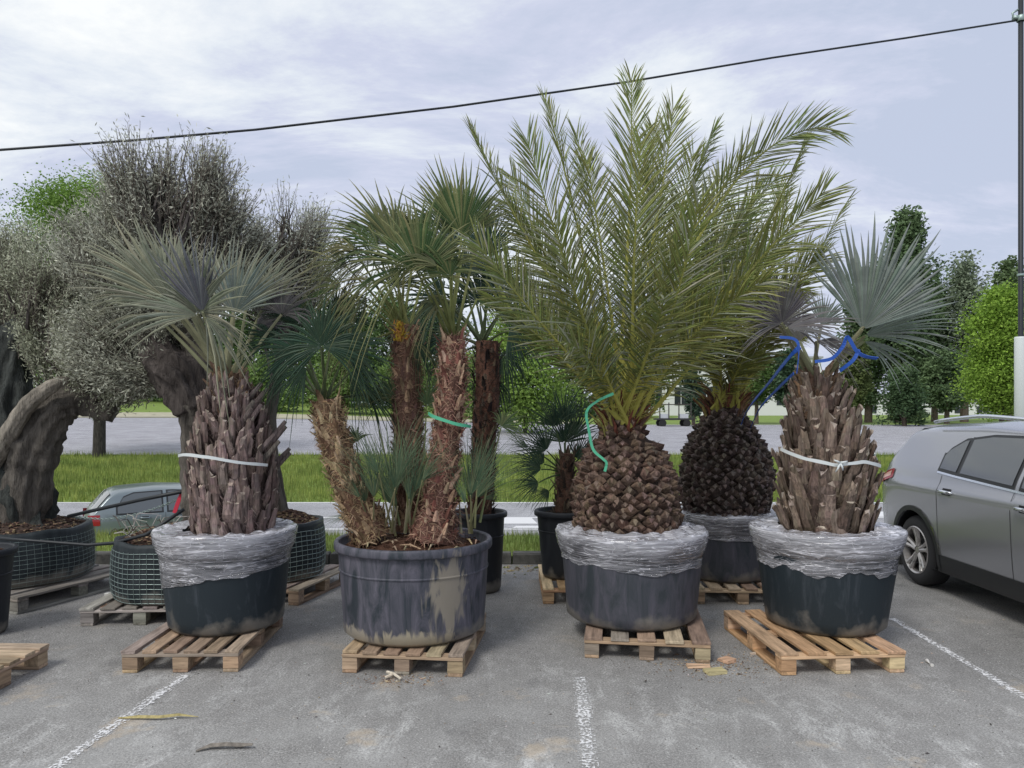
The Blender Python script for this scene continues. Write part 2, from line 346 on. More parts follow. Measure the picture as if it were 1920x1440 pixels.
def flat(name, poly, z, m):
    o = mesh_obj(name, [(x, y, z) for x, y in poly], [tuple(range(len(poly)))], m); o['kind'] = 'structure'; return o
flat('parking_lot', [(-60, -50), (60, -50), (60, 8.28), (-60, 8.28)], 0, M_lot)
sheet('road', [13.0, 17, 21, 24.1], list(range(-200, 201, 20)), .02, M_road)
sheet('road_line', [23.85, 24.02], list(range(-200, 201, 20)), .026, M_whiteline)
sheet('road_line', [20.5, 20.66], list(range(-200, 201, 20)), .026, M_whiteline)
sheet('road_line', [18.5, 18.66], [-200, -100, 0, 30, 100], .026, M_whiteline)
def quadline(px0, px1, y0, y1, x=0):
    v = [P(px0, y0, 1), P(px1, y0, 1), P(px1 + x, y1, 1), P(px0 + x, y1, 1)]; z = -1.22; q = []
    for p in v:
        k = (EYE - z) / (EYE - p.z); q.append((p.x * k, p.y * k))
    flat('road_marking', q, z, M_whiteline)
quadline(945, 1008, 982, 970, -12); quadline(1640, 1672, 969, 959); quadline(960, 1010, 990, 986, 8)
sheet('far_parking_lot', [38.2, 45, 55, 65, 75, 79.8], pxs, .05, M_far, pxf)
sheet('path', [80.3, 84, 89], [p for p in pxs if p <= 1100], .06, M_beige, pxf)
sheet('far_kerb', [79.8, 80.2], pxs, .16, M_conc, pxf)
kb = MB()
x = -40
while x < 40:
    kb.box((x + .5, 8.35, .045), (.985, .15, .15), 0, (1, 1, 1), .004, .015); x += 1.0
o = kb.build('kerb', M_conc); o['kind'] = 'structure'

def grass(name, n, x0, x1, y0, y1, h0, h1, wid, c1, c2, px=False, lean=.35, clump=None):
    y = rng.uniform(y0, y1, n); t = rng.uniform(0, 1, n)
    x = (lerp(x0, x1, t) - 960) * y / 1420 if px else lerp(x0, x1, t)
    z = np.array([H(a, b) for a, b in zip(x, y)])
    hh = rng.uniform(h0, h1, n) * (.65 + .7 * np.array([mnoise.noise((a * .9, b * .9, 3)) * .5 + .5 for a, b in zip(x, y)]))
    a = rng.uniform(0, 6.283, n); la = rng.uniform(0, 6.283, n); ll = rng.uniform(0, lean, n) * hh
    dx, dy = np.cos(a) * wid, np.sin(a) * wid
    v = np.zeros((n, 3, 3)); v[:, 0] = np.stack([x - dx, y - dy, z - .01], 1); v[:, 1] = np.stack([x + dx, y + dy, z - .01], 1)
    v[:, 2] = np.stack([x + np.cos(la) * ll, y + np.sin(la) * ll, z + hh], 1)
    cols = np.array(c1) + rng.uniform(0, 1, (n, 1)) * (np.array(c2) - np.array(c1)); cols *= rng.uniform(.7, 1.2, (n, 1)); pt = np.array([mnoise.noise((a * .35, b * .6, 8)) + .5 * mnoise.noise((a * 1.7, b * 1.7, 2)) for a, b in zip(x, y)])[:, None]; cols *= 1 + .45 * np.clip(pt, -1, 1) * np.array([[1.3, 1, 1]])
    o = np_obj(name, v.reshape(-1, 3), n, 3, M_grass, None, cols); o['kind'] = 'stuff'; o['category'] = 'grass'; return o
o = grass('grass', 42000, -7, 7.5, 8.45, 10.6, .03, .13, .004, (.17, .24, .04), (.38, .40, .15)); o['label'] = 'short patchy grass on the strip behind the kerb'
o = grass('grass', 110000, -200, 2100, 24.2, 38.3, .10, .34, .013, (.15, .215, .045), (.33, .38, .11), True); o['label'] = 'long green grass on the bank between road and far lot'

# ------------------------------------------------------------ palm leaves
def fan(mb, base, hub, aim, nrm, R_, spread=200, n=40, split=.5, droop=.15, c1=(.2, .24, .22), c2=(.28, .28, .16), pr=.012, cup=.12, cp=None, sag=.08, messy=1.1):
    base, hub, u = V(base), V(hub), V(aim).normalized()
    nr = V(nrm); nr = (nr - u * nr.dot(u)).normalized(); s = nr.cross(u)
    cp = cp or (.2, .19, .08)
    if base is not None and (hub - base).length > .02:
        pts = []
        Lp = (hub - base).length
        for i in range(9):
            t = i / 8; p = base.lerp(hub, t); p.z += math.sin(t * math.pi) * sag * Lp; pts.append(p)
        mb.tube(pts, [lerp(pr * 1.8, pr * .75, (i / 8) ** .6) for i in range(9)], 5, cj(cp), True, .6)
    sp = R(spread); dth = sp / (n - 1)
    rs = [.03, split * .5, split, lerp(split, 1, .35), lerp(split, 1, .7), 1.0]
    for i in range(n):
        th = (i / (n - 1) - .5) * sp; a = abs(i / (n - 1) - .5) * 2
        L_ = R_ * (1 - .22 * a ** 2) * random.uniform(.82, 1.08)
        th2 = th + random.uniform(-messy, messy) * dth
        dr = droop * random.uniform(.5, 1.5) * (1 + .8 * a)
        kink = random.random() < .10; twist = random.uniform(-.4, .4)
        vs = []
        for j, r in enumerate(rs):
            tt = lerp(th, th2, max(0, (r - split) / (1 - split)))
            d = u * math.cos(tt) + s * math.sin(tt); wv = s * math.cos(tt) - u * math.sin(tt)
            p = hub + d * (r * L_) + nr * (cup * r * L_ * (1 - r) * 2)
            g = dr * r ** 2.4 * R_ * (1.9 if (kink and j > 3) else 1)
            p.z -= g
            if j <= 2: hw = r * L_ * math.tan(dth / 2) * 1.02
            else: hw = split * L_ * math.tan(dth / 2) * [1, .72, .42, .04][j - 2]
            tw = twist * max(0, r - split); ww = (wv * math.cos(tw) + nr * math.sin(tw))
            vs += [p - ww * hw, p + nr * hw * .75, p + ww * hw]
        fs = []; cs = []; base_c = cj(cmix(c1, c2, random.random() ** 2 * .6), .14)
        for j in range(len(rs) - 1):
            k = j * 3; fs += [(k, k + 1, k + 4, k + 3), (k + 1, k + 2, k + 5, k + 4)]
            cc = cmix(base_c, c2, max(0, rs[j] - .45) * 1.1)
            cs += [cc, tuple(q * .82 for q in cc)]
        mb.add(vs, fs, cs)

def frond(mb, p0, pm, p2, L_=.42, n=58, start=.16, roll=0, c=(.14, .18, .055), ct=(.36, .36, .17), vang=22, wid=.0061, sparse=1.0, rr=.016, spines=True):
    p0, pm, p2 = V(p0), V(pm), V(p2); cpt = pm * 2 - (p0 + p2) * .5
    q = lambda t: p0 * (1 - t) ** 2 + cpt * 2 * t * (1 - t) + p2 * t * t
    pts = [q(i / 20) for i in range(21)]
    rc = (.36, .34, .08)
    for k in range(4):
        seg = pts[k * 5:k * 5 + 6]
        mb.tube(seg, [lerp(rr * 1.35, rr * .18, ((k * 5 + i) / 20) ** .7) for i in range(len(seg))], 5, cmix(rc, c, k / 3 * .9), k in (0, 3), .7)
    camd = V((0, -1, 0.15)).normalized(); flip = 1
    for i in range(n):
        t = lerp(start, .995, i / (n - 1)); p = q(t); T = (q(min(1, t + .01)) - q(t - .01)).normalized()
        s0 = T.cross(camd).normalized(); n0 = s0.cross(T).normalized()
        rl = R(roll); Nn = n0 * math.cos(rl) + s0 * math.sin(rl); Ss = s0 * math.cos(rl) - n0 * math.sin(rl)
        prof = min(1, .35 + (t - start) * 2.6) * (1 - .5 * max(0, (t - .55) / .45) ** 1.5)
        for sd_ in (-1, 1):
            if random.random() > sparse: continue
            a = R(lerp(62, 24, t) + random.uniform(-8, 8)); va = R(vang + random.choice((-14, 0, 14)) + random.uniform(-8, 8))
            d = (T * math.cos(a) + (Ss * sd_ * math.cos(va) + Nn * math.sin(va)) * math.sin(a)).normalized()
            Lf = L_ * prof * random.uniform(.88, 1.08)
            wv = d.cross(Nn).normalized(); nn = wv.cross(d).normalized()
            tw = random.uniform(-.7, .7); wv = wv * math.cos(tw) + nn * math.sin(tw)
            dr = random.uniform(.0, .22) * Lf
            hw = wid * random.uniform(.8, 1.15)
            pa = p; pb = p + d * Lf * .35; pc = p + d * Lf * .72 - V((0, 0, dr * .4)); pd = p + d * Lf - V((0, 0, dr))
            vs = [pa - wv * hw * .5, pa + nn * hw * .3, pa + wv * hw * .5, pb - wv * hw, pb + nn * hw * .7, pb + wv * hw, pc - wv * hw * .7, pc + nn * hw * .45, pc + wv * hw * .7, pd]
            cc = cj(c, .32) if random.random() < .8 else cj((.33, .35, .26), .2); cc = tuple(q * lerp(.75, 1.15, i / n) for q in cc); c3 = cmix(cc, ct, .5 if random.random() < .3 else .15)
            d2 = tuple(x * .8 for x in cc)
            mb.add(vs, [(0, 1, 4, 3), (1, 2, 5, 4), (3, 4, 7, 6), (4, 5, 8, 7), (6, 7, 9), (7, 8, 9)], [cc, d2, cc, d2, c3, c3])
    if spines:
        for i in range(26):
            t = lerp(.03, start + .05, i / 25); p = q(t); T = (q(t + .01) - q(max(0, t - .01))).normalized()
            s0 = T.cross(camd).normalized(); n0 = s0.cross(T)
            d = (T * .8 + s0 * random.choice((-1, 1)) * random.uniform(.3, .8) + n0 * random.uniform(-.2, .6)).normalized(); l = random.uniform(.06, .16)
            wv = d.cross(camd).normalized() * .0035
            mb.add([p - wv, p + wv, p + d * l], [(0, 1, 2)], cj((.36, .34, .09)))

# ------------------------------------------------------------ trunks
def interp(tab, z):
    if z <= tab[0][0]: return tab[0][1:]
    for a, b in zip(tab, tab[1:]):
        if z <= b[0]:
            t = (z - a[0]) / (b[0] - a[0]); return tuple(lerp(a[i], b[i], t) for i in range(1, len(a)))
    return tab[-1][1:]
def boots_trunk(mb, tab, d0, n, Lb=.26, wb=.075, flare=.35, cA=(.16, .125, .115), cB=(.34, .29, .26)):
    """tab rows: z, x, r"""
    zs = [lerp(tab[0][0], tab[-1][0], i / 14) for i in range(15)]
    pts = [V((interp(tab, z)[0], d0, z)) for z in zs]
    mb.tube(pts, [interp(tab, z)[1] * .84 for z in zs], 20, (.07, .05, .042), True, 1, .05, 8)
    z0, z1 = tab[0][0], tab[-1][0]; ga = 2.39996
    for i in range(n):
        f = i / n; z = lerp(z0 - .16, z1 - .05, f ** .9); x, r = interp(tab, z)
        th = i * ga + random.uniform(-.15, .15)
        o = V((math.cos(th), math.sin(th), 0)); s = V((-math.sin(th), math.cos(th), 0))
        L_ = Lb * random.uniform(.7, 1.25) * (1 - .25 * f); wd = wb * random.uniform(.7, 1.2) * lerp(1, .75, f); fl = flare * random.uniform(.3, 1.6)
        p = V((x, d0, z)) + o * r * .86; col = cj(cmix(cA, cB, random.random()), .15); lean = random.uniform(-.2, .2)
        vs = []; K = 6; ph = random.uniform(0, 6)
        for j in range(K + 1):
            t = j / K
            # the base is broad and hugs the trunk, the end stands off and is cut
            ctr = p + V((0, 0, L_ * t)) + o * (L_ * fl * t ** 1.8 + lerp(-.045, .012, min(1, t * 2.2))) + s * (lean * L_ * t + .006 * math.sin(ph + t * 5))
            hw = wd * (1 - .52 * t ** .7) / 2; th_ = .018 * (1 - .3 * t)
            for k, (a, bb) in enumerate(((-1, -.25), (-.5, .6), (.5, .6), (1, -.25))):
                e = random.uniform(-.03, .035) if j == K else 0
                vs.append(ctr + s * hw * a + o * th_ * bb + V((0, 0, e)))
            vs.append(ctr + s * hw * .5 - o * .016); vs.append(ctr - s * hw * .5 - o * .016)
        fs = []; cs = []
        for j in range(K):
            a = j * 6; b_ = a + 6
            for k in range(6):
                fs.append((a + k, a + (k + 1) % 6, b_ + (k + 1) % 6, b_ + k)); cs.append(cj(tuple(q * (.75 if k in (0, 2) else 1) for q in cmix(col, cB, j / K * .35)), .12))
        fs.append(tuple(K * 6 + k for k in range(6))); cs.append(cj((.36, .30, .25)))
        mb.add(vs, fs, cs)
        for q_ in range(7):
            f0 = p + s * random.uniform(-1, 1) * wd * .6 + V((0, 0, random.uniform(0, L_ * .8))) + o * random.uniform(0, .03); dd_ = (s * random.uniform(-.8, .8) + V((0, 0, random.uniform(-.6, 1))) + o * .35).normalized() * random.uniform(.03, .09)
            mb.add([f0 - s * .0025, f0 + s * .0025, f0 + dd_], [(0, 1, 2)], cj(cmix(cA, cB, random.random()), .3))
def neck(mb, x, d0, z0, z1, r0, r1, n=420):
    mb.tube([V((x, d0, lerp(z0, z1, i / 6))) for i in range(7)], [lerp(r0, r1, i / 6) for i in range(7)], 14, (.12, .075, .05), True, 1, .18, 14)
    for i in range(n):
        t = random.random(); a = random.uniform(0, 6.283); r = lerp(r0, r1, t); o = V((math.cos(a), math.sin(a), 0)); s = V((-math.sin(a), math.cos(a), 0)); p = V((x, d0, lerp(z0, z1, t))) + o * r * .95
        if i % 7 == 0:
            l = random.uniform(.06, .13); mb.tube([p - V((0, 0, .03)), p + V((0, 0, l * .6)) + o * .01, p + V((0, 0, l)) + o * l * .5], [.022, .016, .006], 5, cj(random.choice([(.28, .18, .11), (.20, .13, .09), (.38, .27, .18)])), True, .6)
        else:
            l = random.uniform(.04, .12); dr = (s * random.uniform(-1, 1) + V((0, 0, random.uniform(-.3, .6))) + o * .3).normalized(); w_ = .003
            mb.add([p - V((0, 0, w_)), p + V((0, 0, w_)), p + dr * l], [(0, 1, 2)], cj(random.choice([(.26, .17, .10), (.14, .085, .06), (.36, .27, .18)])))
def scale_trunk(mb, tab, d0, rows, c1, c2, cut, tw=.10, th_=.072, out=.036):
    zs = [lerp(tab[0][0], tab[-1][0], i / 14) for i in range(15)]
    mb.tube([V((interp(tab, z)[0], d0, z)) for z in zs], [interp(tab, z)[1] * .93 for z in zs], 28, (.035, .024, .02), True, 1, .03, 9)
    z0, z1 = tab[0][0], tab[-1][0]; z = z0 - .01; row = 0
    while z < z1 - .02:
        x, r = interp(tab, z); n = max(8, int(2 * math.pi * r / tw))
        x2, r2 = interp(tab, z + .05)
        for k in range(n):
            a = 2 * math.pi * (k + .5 * (row % 2) + random.uniform(-.24, .24)) / n
            o = V((math.cos(a), math.sin(a), 0)); s = V((-math.sin(a), math.cos(a), 0)); c0 = V((x, d0, z + random.uniform(-.012, .012)))
            w_ = 2 * math.pi * r / n * .54 * random.uniform(.7, 1.2); h = th_ * random.uniform(.7, 1.3); ou = out * random.uniform(.3, 1.7)
            up = V((0, 0, 1)); slope = o * (r2 - r) / .05
            base = c0 + o * r * .95
            tilt = random.uniform(-.3, .3)
            q = [base - up * h * .55 + s * w_ * .1 * tilt, base + s * w_ + o * .006, base - s * w_ + o * .006,
                 base + up * h * .30 + o * ou + s * (w_ * .34 + tilt * .01), base + up * h * .30 + o * ou - s * (w_ * .34 - tilt * .01),
                 base + (up + slope) * h * .62 + o * .0, base - up * h * .05 + o * ou * .85]
            c_ = cj(cmix(c1, c2, random.random()), .2); cc = cj(cut, .25)
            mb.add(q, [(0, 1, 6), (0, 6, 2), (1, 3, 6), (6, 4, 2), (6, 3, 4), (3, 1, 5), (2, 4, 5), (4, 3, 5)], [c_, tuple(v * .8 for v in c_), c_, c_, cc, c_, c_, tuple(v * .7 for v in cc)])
            for q_ in range(3):
                f0 = base + s * random.uniform(-1, 1) * w_ + up * random.uniform(-.03, .04); dd_ = (s * random.uniform(-1, 1) + o * random.uniform(.3, .9) + up * random.uniform(-.8, .5)).normalized() * random.uniform(.03, .075)
                mb.add([f0 - up * .0025, f0 + up * .0025, f0 + dd_], [(0, 1, 2)], cj((.12, .085, .065), .4))
        z += th_ * .50; row += 1
def hairy_trunk(mb, path, rad, cA=(.17, .075, .055), cB=(.33, .21, .13), nf=1500, nb=150, bl=.07, tan=(.42, .33, .22)):
    path = [V(p) for p in path]; m = len(path)
    def at(t):
        k = min(m - 2, int(t * (m - 1))); f = t * (m - 1) - k; return path[k].lerp(path[k + 1], f), lerp(rad[k], rad[k + 1], f), (path[k + 1] - path[k]).normalized()
    K = 26; pts = [at(i / K)[0] for i in range(K + 1)]
    mb.tube(pts, [at(i / K)[1] * .88 for i in range(K + 1)], 18, cj((.11, .06, .045)), True, 1, .10, 16)
    for i in range(nb):
        t = i / nb; p, r, T = at(t * .99); a = i * 2.39996 + random.uniform(-.6, .6)
        A = T.cross(V((0, 1, 0))).normalized(); B = T.cross(A)
        o = A * math.cos(a) + B * math.sin(a); s = T.cross(o); l = bl * random.uniform(.5, 1.6); w_ = .022 * random.uniform(.5, 1.3); ou = random.uniform(.15, .7)
        b0 = p + o * r * .86; e = b0 + T * l + o * l * ou; mid = b0 + T * l * .5 + o * l * ou * .3
        col = cj(cmix(cB, tan, random.random()) if random.random() < .6 else cA, .2)
        mb.add([b0 - s * w_, b0 + s * w_, mid + s * w_ * .8, e + s * w_ * .35, e - s * w_ * .35, mid - s * w_ * .8, mid + o * .012, e + o * .008, b0 + o * .014],
               [(0, 8, 6, 5), (8, 1, 2, 6), (5, 6, 7, 4), (6, 2, 3, 7)], col)
    for i in range(nf):
        t = random.random(); p, r, T = at(t); a = random.uniform(0, 6.283); A = T.cross(V((0, 1, 0))).normalized(); B = T.cross(A)
        o = A * math.cos(a) + B * math.sin(a); s = T.cross(o)
        b0 = p + o * r * random.uniform(.86, .98); d = (s * random.uniform(-1, 1) + T * random.uniform(-.8, .6) + o * random.uniform(.02, .38)).normalized(); l = random.uniform(.03, .085)
        wv = d.cross(o).normalized() * random.uniform(.0012, .0032); b1 = b0 + d * l * .6; b2 = b1 + (d + V((0, 0, -.6))).normalized() * l * .5
        c_ = cj(cmix(cA, cB, random.random() ** 1.3), .25)
        mb.add([b0 - wv, b0 + wv, b1 + wv * .8, b1 - wv * .8, b2], [(0, 1, 2, 3), (3, 2, 4)], c_)

def ribbon(name, pts, wid, m, parent=None, up=(0, 0, 1), th=.003, tw=0):
    pts = [V(p) for p in pts]; dense = []
    for i in range(len(pts) - 1):
        a, b, c, d = pts[max(0, i - 1)], pts[i], pts[i + 1], pts[min(len(pts) - 1, i + 2)]
        for k in range(5):
            t = k / 5; dense.append(.5 * ((2 * b) + (c - a) * t + (2 * a - 5 * b + 4 * c - d) * t * t + (3 * b - a - 3 * c + d) * t ** 3))
    dense.append(pts[-1]); v = []; n = len(dense); u = V(up)
    for i, p in enumerate(dense):
        T = (dense[min(n - 1, i + 1)] - dense[max(0, i - 1)]).normalized(); s = (u - T * u.dot(T))
        if s.length < .1: s = V((1, 0, 0)) - T * T.x
        s.normalize(); q = T.cross(s); a = tw * i; s = s * math.cos(a) + q * math.sin(a); q = T.cross(s)
        h = wid / 2 * (1 + .25 * mnoise.noise(p * 9)); v += [p + s * h + q * th, p - s * h + q * th, p - s * h - q * th, p + s * h - q * th]
    f = [(i * 4 + k, i * 4 + (k + 1) % 4, i * 4 + 4 + (k + 1) % 4, i * 4 + 4 + k) for i in range(n - 1) for k in range(4)] + [(3, 2, 1, 0), tuple((n - 1) * 4 + k for k in range(4))]
    return mesh_obj(name, [tuple(x) for x in v], f, m, parent, False)

# ------------------------------------------------------------ pallets
WOODS = {'fresh': [(.50, .34, .20), (.42, .27, .15), (.55, .40, .25)], 'worn': [(.37, .265, .175), (.26, .19, .135), (.42, .32, .22), (.30, .25, .20)], 'grey': [(.25, .23, .20), (.20, .18, .16), (.30, .28, .25)]}
def pallet(label, cx, cy, rot, W=.78, Ln=1.05, kind='fresh', n=6, name='pallet'):
    t = thing(name, label, 'pallet', (cx, cy, 0), rot, 'wooden pallets under the pots'); pal = WOODS[kind]; col = lambda: cj(random.choice(pal), .18)
    d = MB(); bw = W / (n + (n - 1) * .5) * 1.02; gap = (W - n * bw) / (n - 1)
    for i in range(n):
        d.box((-W / 2 + bw / 2 + i * (bw + gap), random.uniform(-.006, .006), .133), (bw, Ln + random.uniform(-.01, .01), .02), random.uniform(-.008, .008), col(), .002)
    d.build('deck_boards', M_woody, t)
    for j in (-1, 0, 1):
        y = j * (Ln / 2 - .05); b = MB(); b.box((0, y, .1115), (W - .004, .098, .02), 0, col(), .001); b.build('cross_board', M_woodx, t)
    for i in (-1, 0, 1):
        for j in (-1, 0, 1):
            b = MB(); b.box((i * (W / 2 - .052), j * (Ln / 2 - .052), .0615), (.098, .092, .078), 0, col(), .002); b.build('block', M_woodx, t)
        b = MB(); b.box((i * (W / 2 - .052), 0, .0115), (.094, Ln - .01, .020), 0, col(), .001); b.build('runner', M_woody, t)
    return t
ctr = lambda p, rot, Ln: (p[0] - math.sin(rot) * Ln / 2, p[1] + math.cos(rot) * Ln / 2)
def pal_front(label, fx0, fy0, fx1, fy1, Ln, kind, n=6):
    a, b = gnd(fx0, fy0), gnd(fx1, fy1); W = (b - a).length; rot = math.atan2(b.y - a.y, b.x - a.x)
    c = ctr(((a.x + b.x) / 2, (a.y + b.y) / 2), rot, Ln)
    return pallet(label, c[0], c[1], rot, W, Ln, kind, n)
pal_front('worn pallet under the wrapped pot of the leftmost blue-grey fan palm', 227, 1263, 447, 1261, 1.05, 'worn')
pal_front('wooden pallet under the big open mud-streaked pot', 640, 1262, 868, 1271, 1.02, 'worn')
pal_front('wooden pallet with pale painted blocks under the large feather palm pot', 1095, 1234, 1333, 1245, 1.08, 'worn', 5)
pal_front('fresh yellow pallet jutting left from under the rightmost wrapped pot', 1465, 1268, 1698, 1262, 1.05, 'fresh', 5)
pallet('pallet cut off by the left edge of the photo with nothing on it', -3.62, 4.62, R(-92), .8, 1.1, 'worn')
pallet('grey weathered pallet under the olive tree tub at the left', -4.32, 6.98, R(-20), 1.0, 1.25, 'grey')
pallet('pallet mostly hidden beneath the wire-caged root ball', -2.95, 6.42, R(4), .9, 1.0, 'grey')
pallet('pallet with split boards behind the first wrapped pot, under the second wire cage', -2.12, 7.12, R(-14), .85, 1.05, 'worn')
pallet('small fresh pallet under the black pot of the low bushy palm', .264 + .4, 6.57 + .5, R(0), .8, 1.0, 'fresh')
pallet('pallet at the back beneath the second feather palm pot', 2.02, 7.05, R(-2), .86, 1.0, 'worn')

# ------------------------------------------------------------ pots
def pot(label, px, d, rr, br, zb, zt, m, soil=M_soil, wrap=None, rim=.045, group='large plastic plant pots', ribs=True, name='plant_pot', soilz=-.06, squash=0, cat='pot'):
    x = (px - 960) * d / F; t = thing(name, label, cat, (x, d, zb), random.uniform(-.1, .1), group); h = zt - zb
    t.rotation_euler = (0, 0, 0)
    b = MB(); br2 = rr - .03
    prof = [(0, 0.004), (br * .93, .004), (br, .03)]
    for i in range(1, 9):
        f = i / 9; prof.append((lerp(br, br2, f), lerp(.03, h - rim * 1.6, f)))
    if ribs: prof += [(br2 * .985, h * .72), (br2 + .010, h * .725)][:0]
    prof += [(br2, h - rim * 1.5), (br2 + .004, h - rim)]
    inner = [(rr - .035, h - .012), (rr - .045, h - .08), (rr - .06, h + soilz - .02)]
    fn = lambda r, z, th, j: (r * (1 + squash * .03 * math.sin(2 * th + 1) + .006 * math.sin(3 * th + z * 6)), z)
    b.lathe(prof + [(br2 + .004, h - rim * .9)], n=72, fn=fn)
    b.build('body', m, t, True)
    r_ = MB(); r_.lathe([(br2 + .002, h - rim), (rr - .004, h - rim + .002), (rr, h - rim * .8), (rr, h - .012), (rr - .008, h), (rr - .026, h), (rr - .034, h - .008)] + inner, n=72, fn=fn); r_.build('rim', m, t, True)
    if ribs:
        q = MB(); zz = h * .70; rl = lerp(br, br2, zz / h)
        q.lathe([(rl - .001, zz - .012), (rl + .009, zz - .006), (rl + .009, zz + .004), (rl - .001, zz + .01)], n=72, fn=fn); q.build('band', m, t, True)
    s = MB(); ra = rr - .05
    s.lathe([(ra * (1 - k / 8), h + soilz + .05 * (k / 8)) for k in range(9)], n=40, fn=lambda r, z, th, j: (r, z + .03 * mnoise.noise((r * 5 * math.cos(th), r * 5 * math.sin(th), px))), cl=False)
    for k in range(220):
        a = random.uniform(0, 6.28); r1 = ra * math.sqrt(random.random()); l = random.uniform(.008, .03)
        s.box((r1 * math.cos(a), r1 * math.sin(a), h + soilz + .05 * (1 - r1 / ra) + .015), (l, l * .5, .006), random.uniform(0, 3), (1, 1, 1), .003, .001)
    s.build('soil', soil, t)
    if wrap:
        z_lo, z_hi, slant, torn, up = wrap  # slant: lower edge rises to the right
        wm = MB(); K = 30; n = 180; v = []
        over = [(rr + .012, 0), (rr + .014, .012), (rr + .004, .026), (rr - .03, .030), (rr - .08, .012), (rr - .13, up), (rr - .19, up - .01)]
        for j in range(K + len(over)):
            for k in range(n):
                th = 2 * math.pi * k / n; lo = z_lo + slant * math.cos(th) + torn * (mnoise.noise((math.cos(th) * 2.5, math.sin(th) * 2.5, px)) + .45 * mnoise.noise((math.cos(th) * 7, math.sin(th) * 7, px + 5)))
                wn = .0035 * mnoise.noise((math.cos(th) * 2, math.sin(th) * 2, j * .9 + px)) + .0015 * mnoise.noise((math.cos(th) * 8, math.sin(th) * 8, j * 1.7 + px))
                if j < K:
                    f = j / K; z = lerp(lo, h - rim * .2, f); rbody = lerp(br, br2, z / h)
                    e = max(0, (z - (h - rim * 3.2)) / (rim * 3.2)); r = lerp(rbody, rr + .004, min(1, e) ** .7) + .0095 + wn * .8
                    z += .012 * mnoise.noise((math.cos(th) * 2, math.sin(th) * 2, px + j * .3)) * (j > 0)
                else:
                    r, z = over[j - K]; r += wn * 1.2; z = h + z + .03 * (j - K) / 5 * (mnoise.noise((math.cos(th) * 5, math.sin(th) * 5, px + 9)) + .2) + wn
                v.append((r * math.cos(th), r * math.sin(th), z))
        J = K + len(over); f = [(j * n + k, j * n + (k + 1) % n, (j + 1) * n + (k + 1) % n, (j + 1) * n + k) for j in range(J - 1) for k in range(n)]
        mesh_obj('stretch_wrap', v, f, M_film, t, True)
    return t
pot('dark pot with white stretch film slanting up to the right, under the leftmost fan palm', 425, 5.5, .485, .395, .1445, .81, M_pot, wrap=(.37, 0, .07, .03, .02), ribs=False)
p2 = pot('big open grey pot streaked with dried mud, holding the clump of hairy trunks', 777, 5.35, .546, .485, .1445, .785, M_potmud, ribs=True, squash=.4, rim=.06)
pot('dusty grey pot with clear film bunched over its rim, under the tallest feather palm', 1183, 5.7, .555, .482, .1445, .77, M_potgrey, wrap=(.42, 0, -.02, .05, .05), ribs=False)
pot('dark pot with torn white film, under the blue fan palm nearest the silver car', 1547, 5.5, .52, .41, .1445, .815, M_pot, wrap=(.41, 0, -.02, .07, .03), ribs=False)
pot('film-topped pot standing at the back behind the two right-hand front pots', 1360, 7.1, .46, .41, .1445, .715, M_potgrey, wrap=(.38, 0, 0, .02, .06), ribs=False)
pot('black nursery pot on the ground behind the big mud-streaked pot', 898, 7.1, .268, .205, .002, .74, M_potnew, group=None, rim=.05)
pot('tall smooth black pot of the low bushy palm, on a pallet at the back', 1060, 7.05, .29, .215, .1445, .76, M_potnew, M_dsoil, group=None, rim=.05)
pot('dark pot rim cut off by the left edge of the photo', -45, 5.7, .27, .2, .002, .645, M_potnew, group=None, rim=.05)
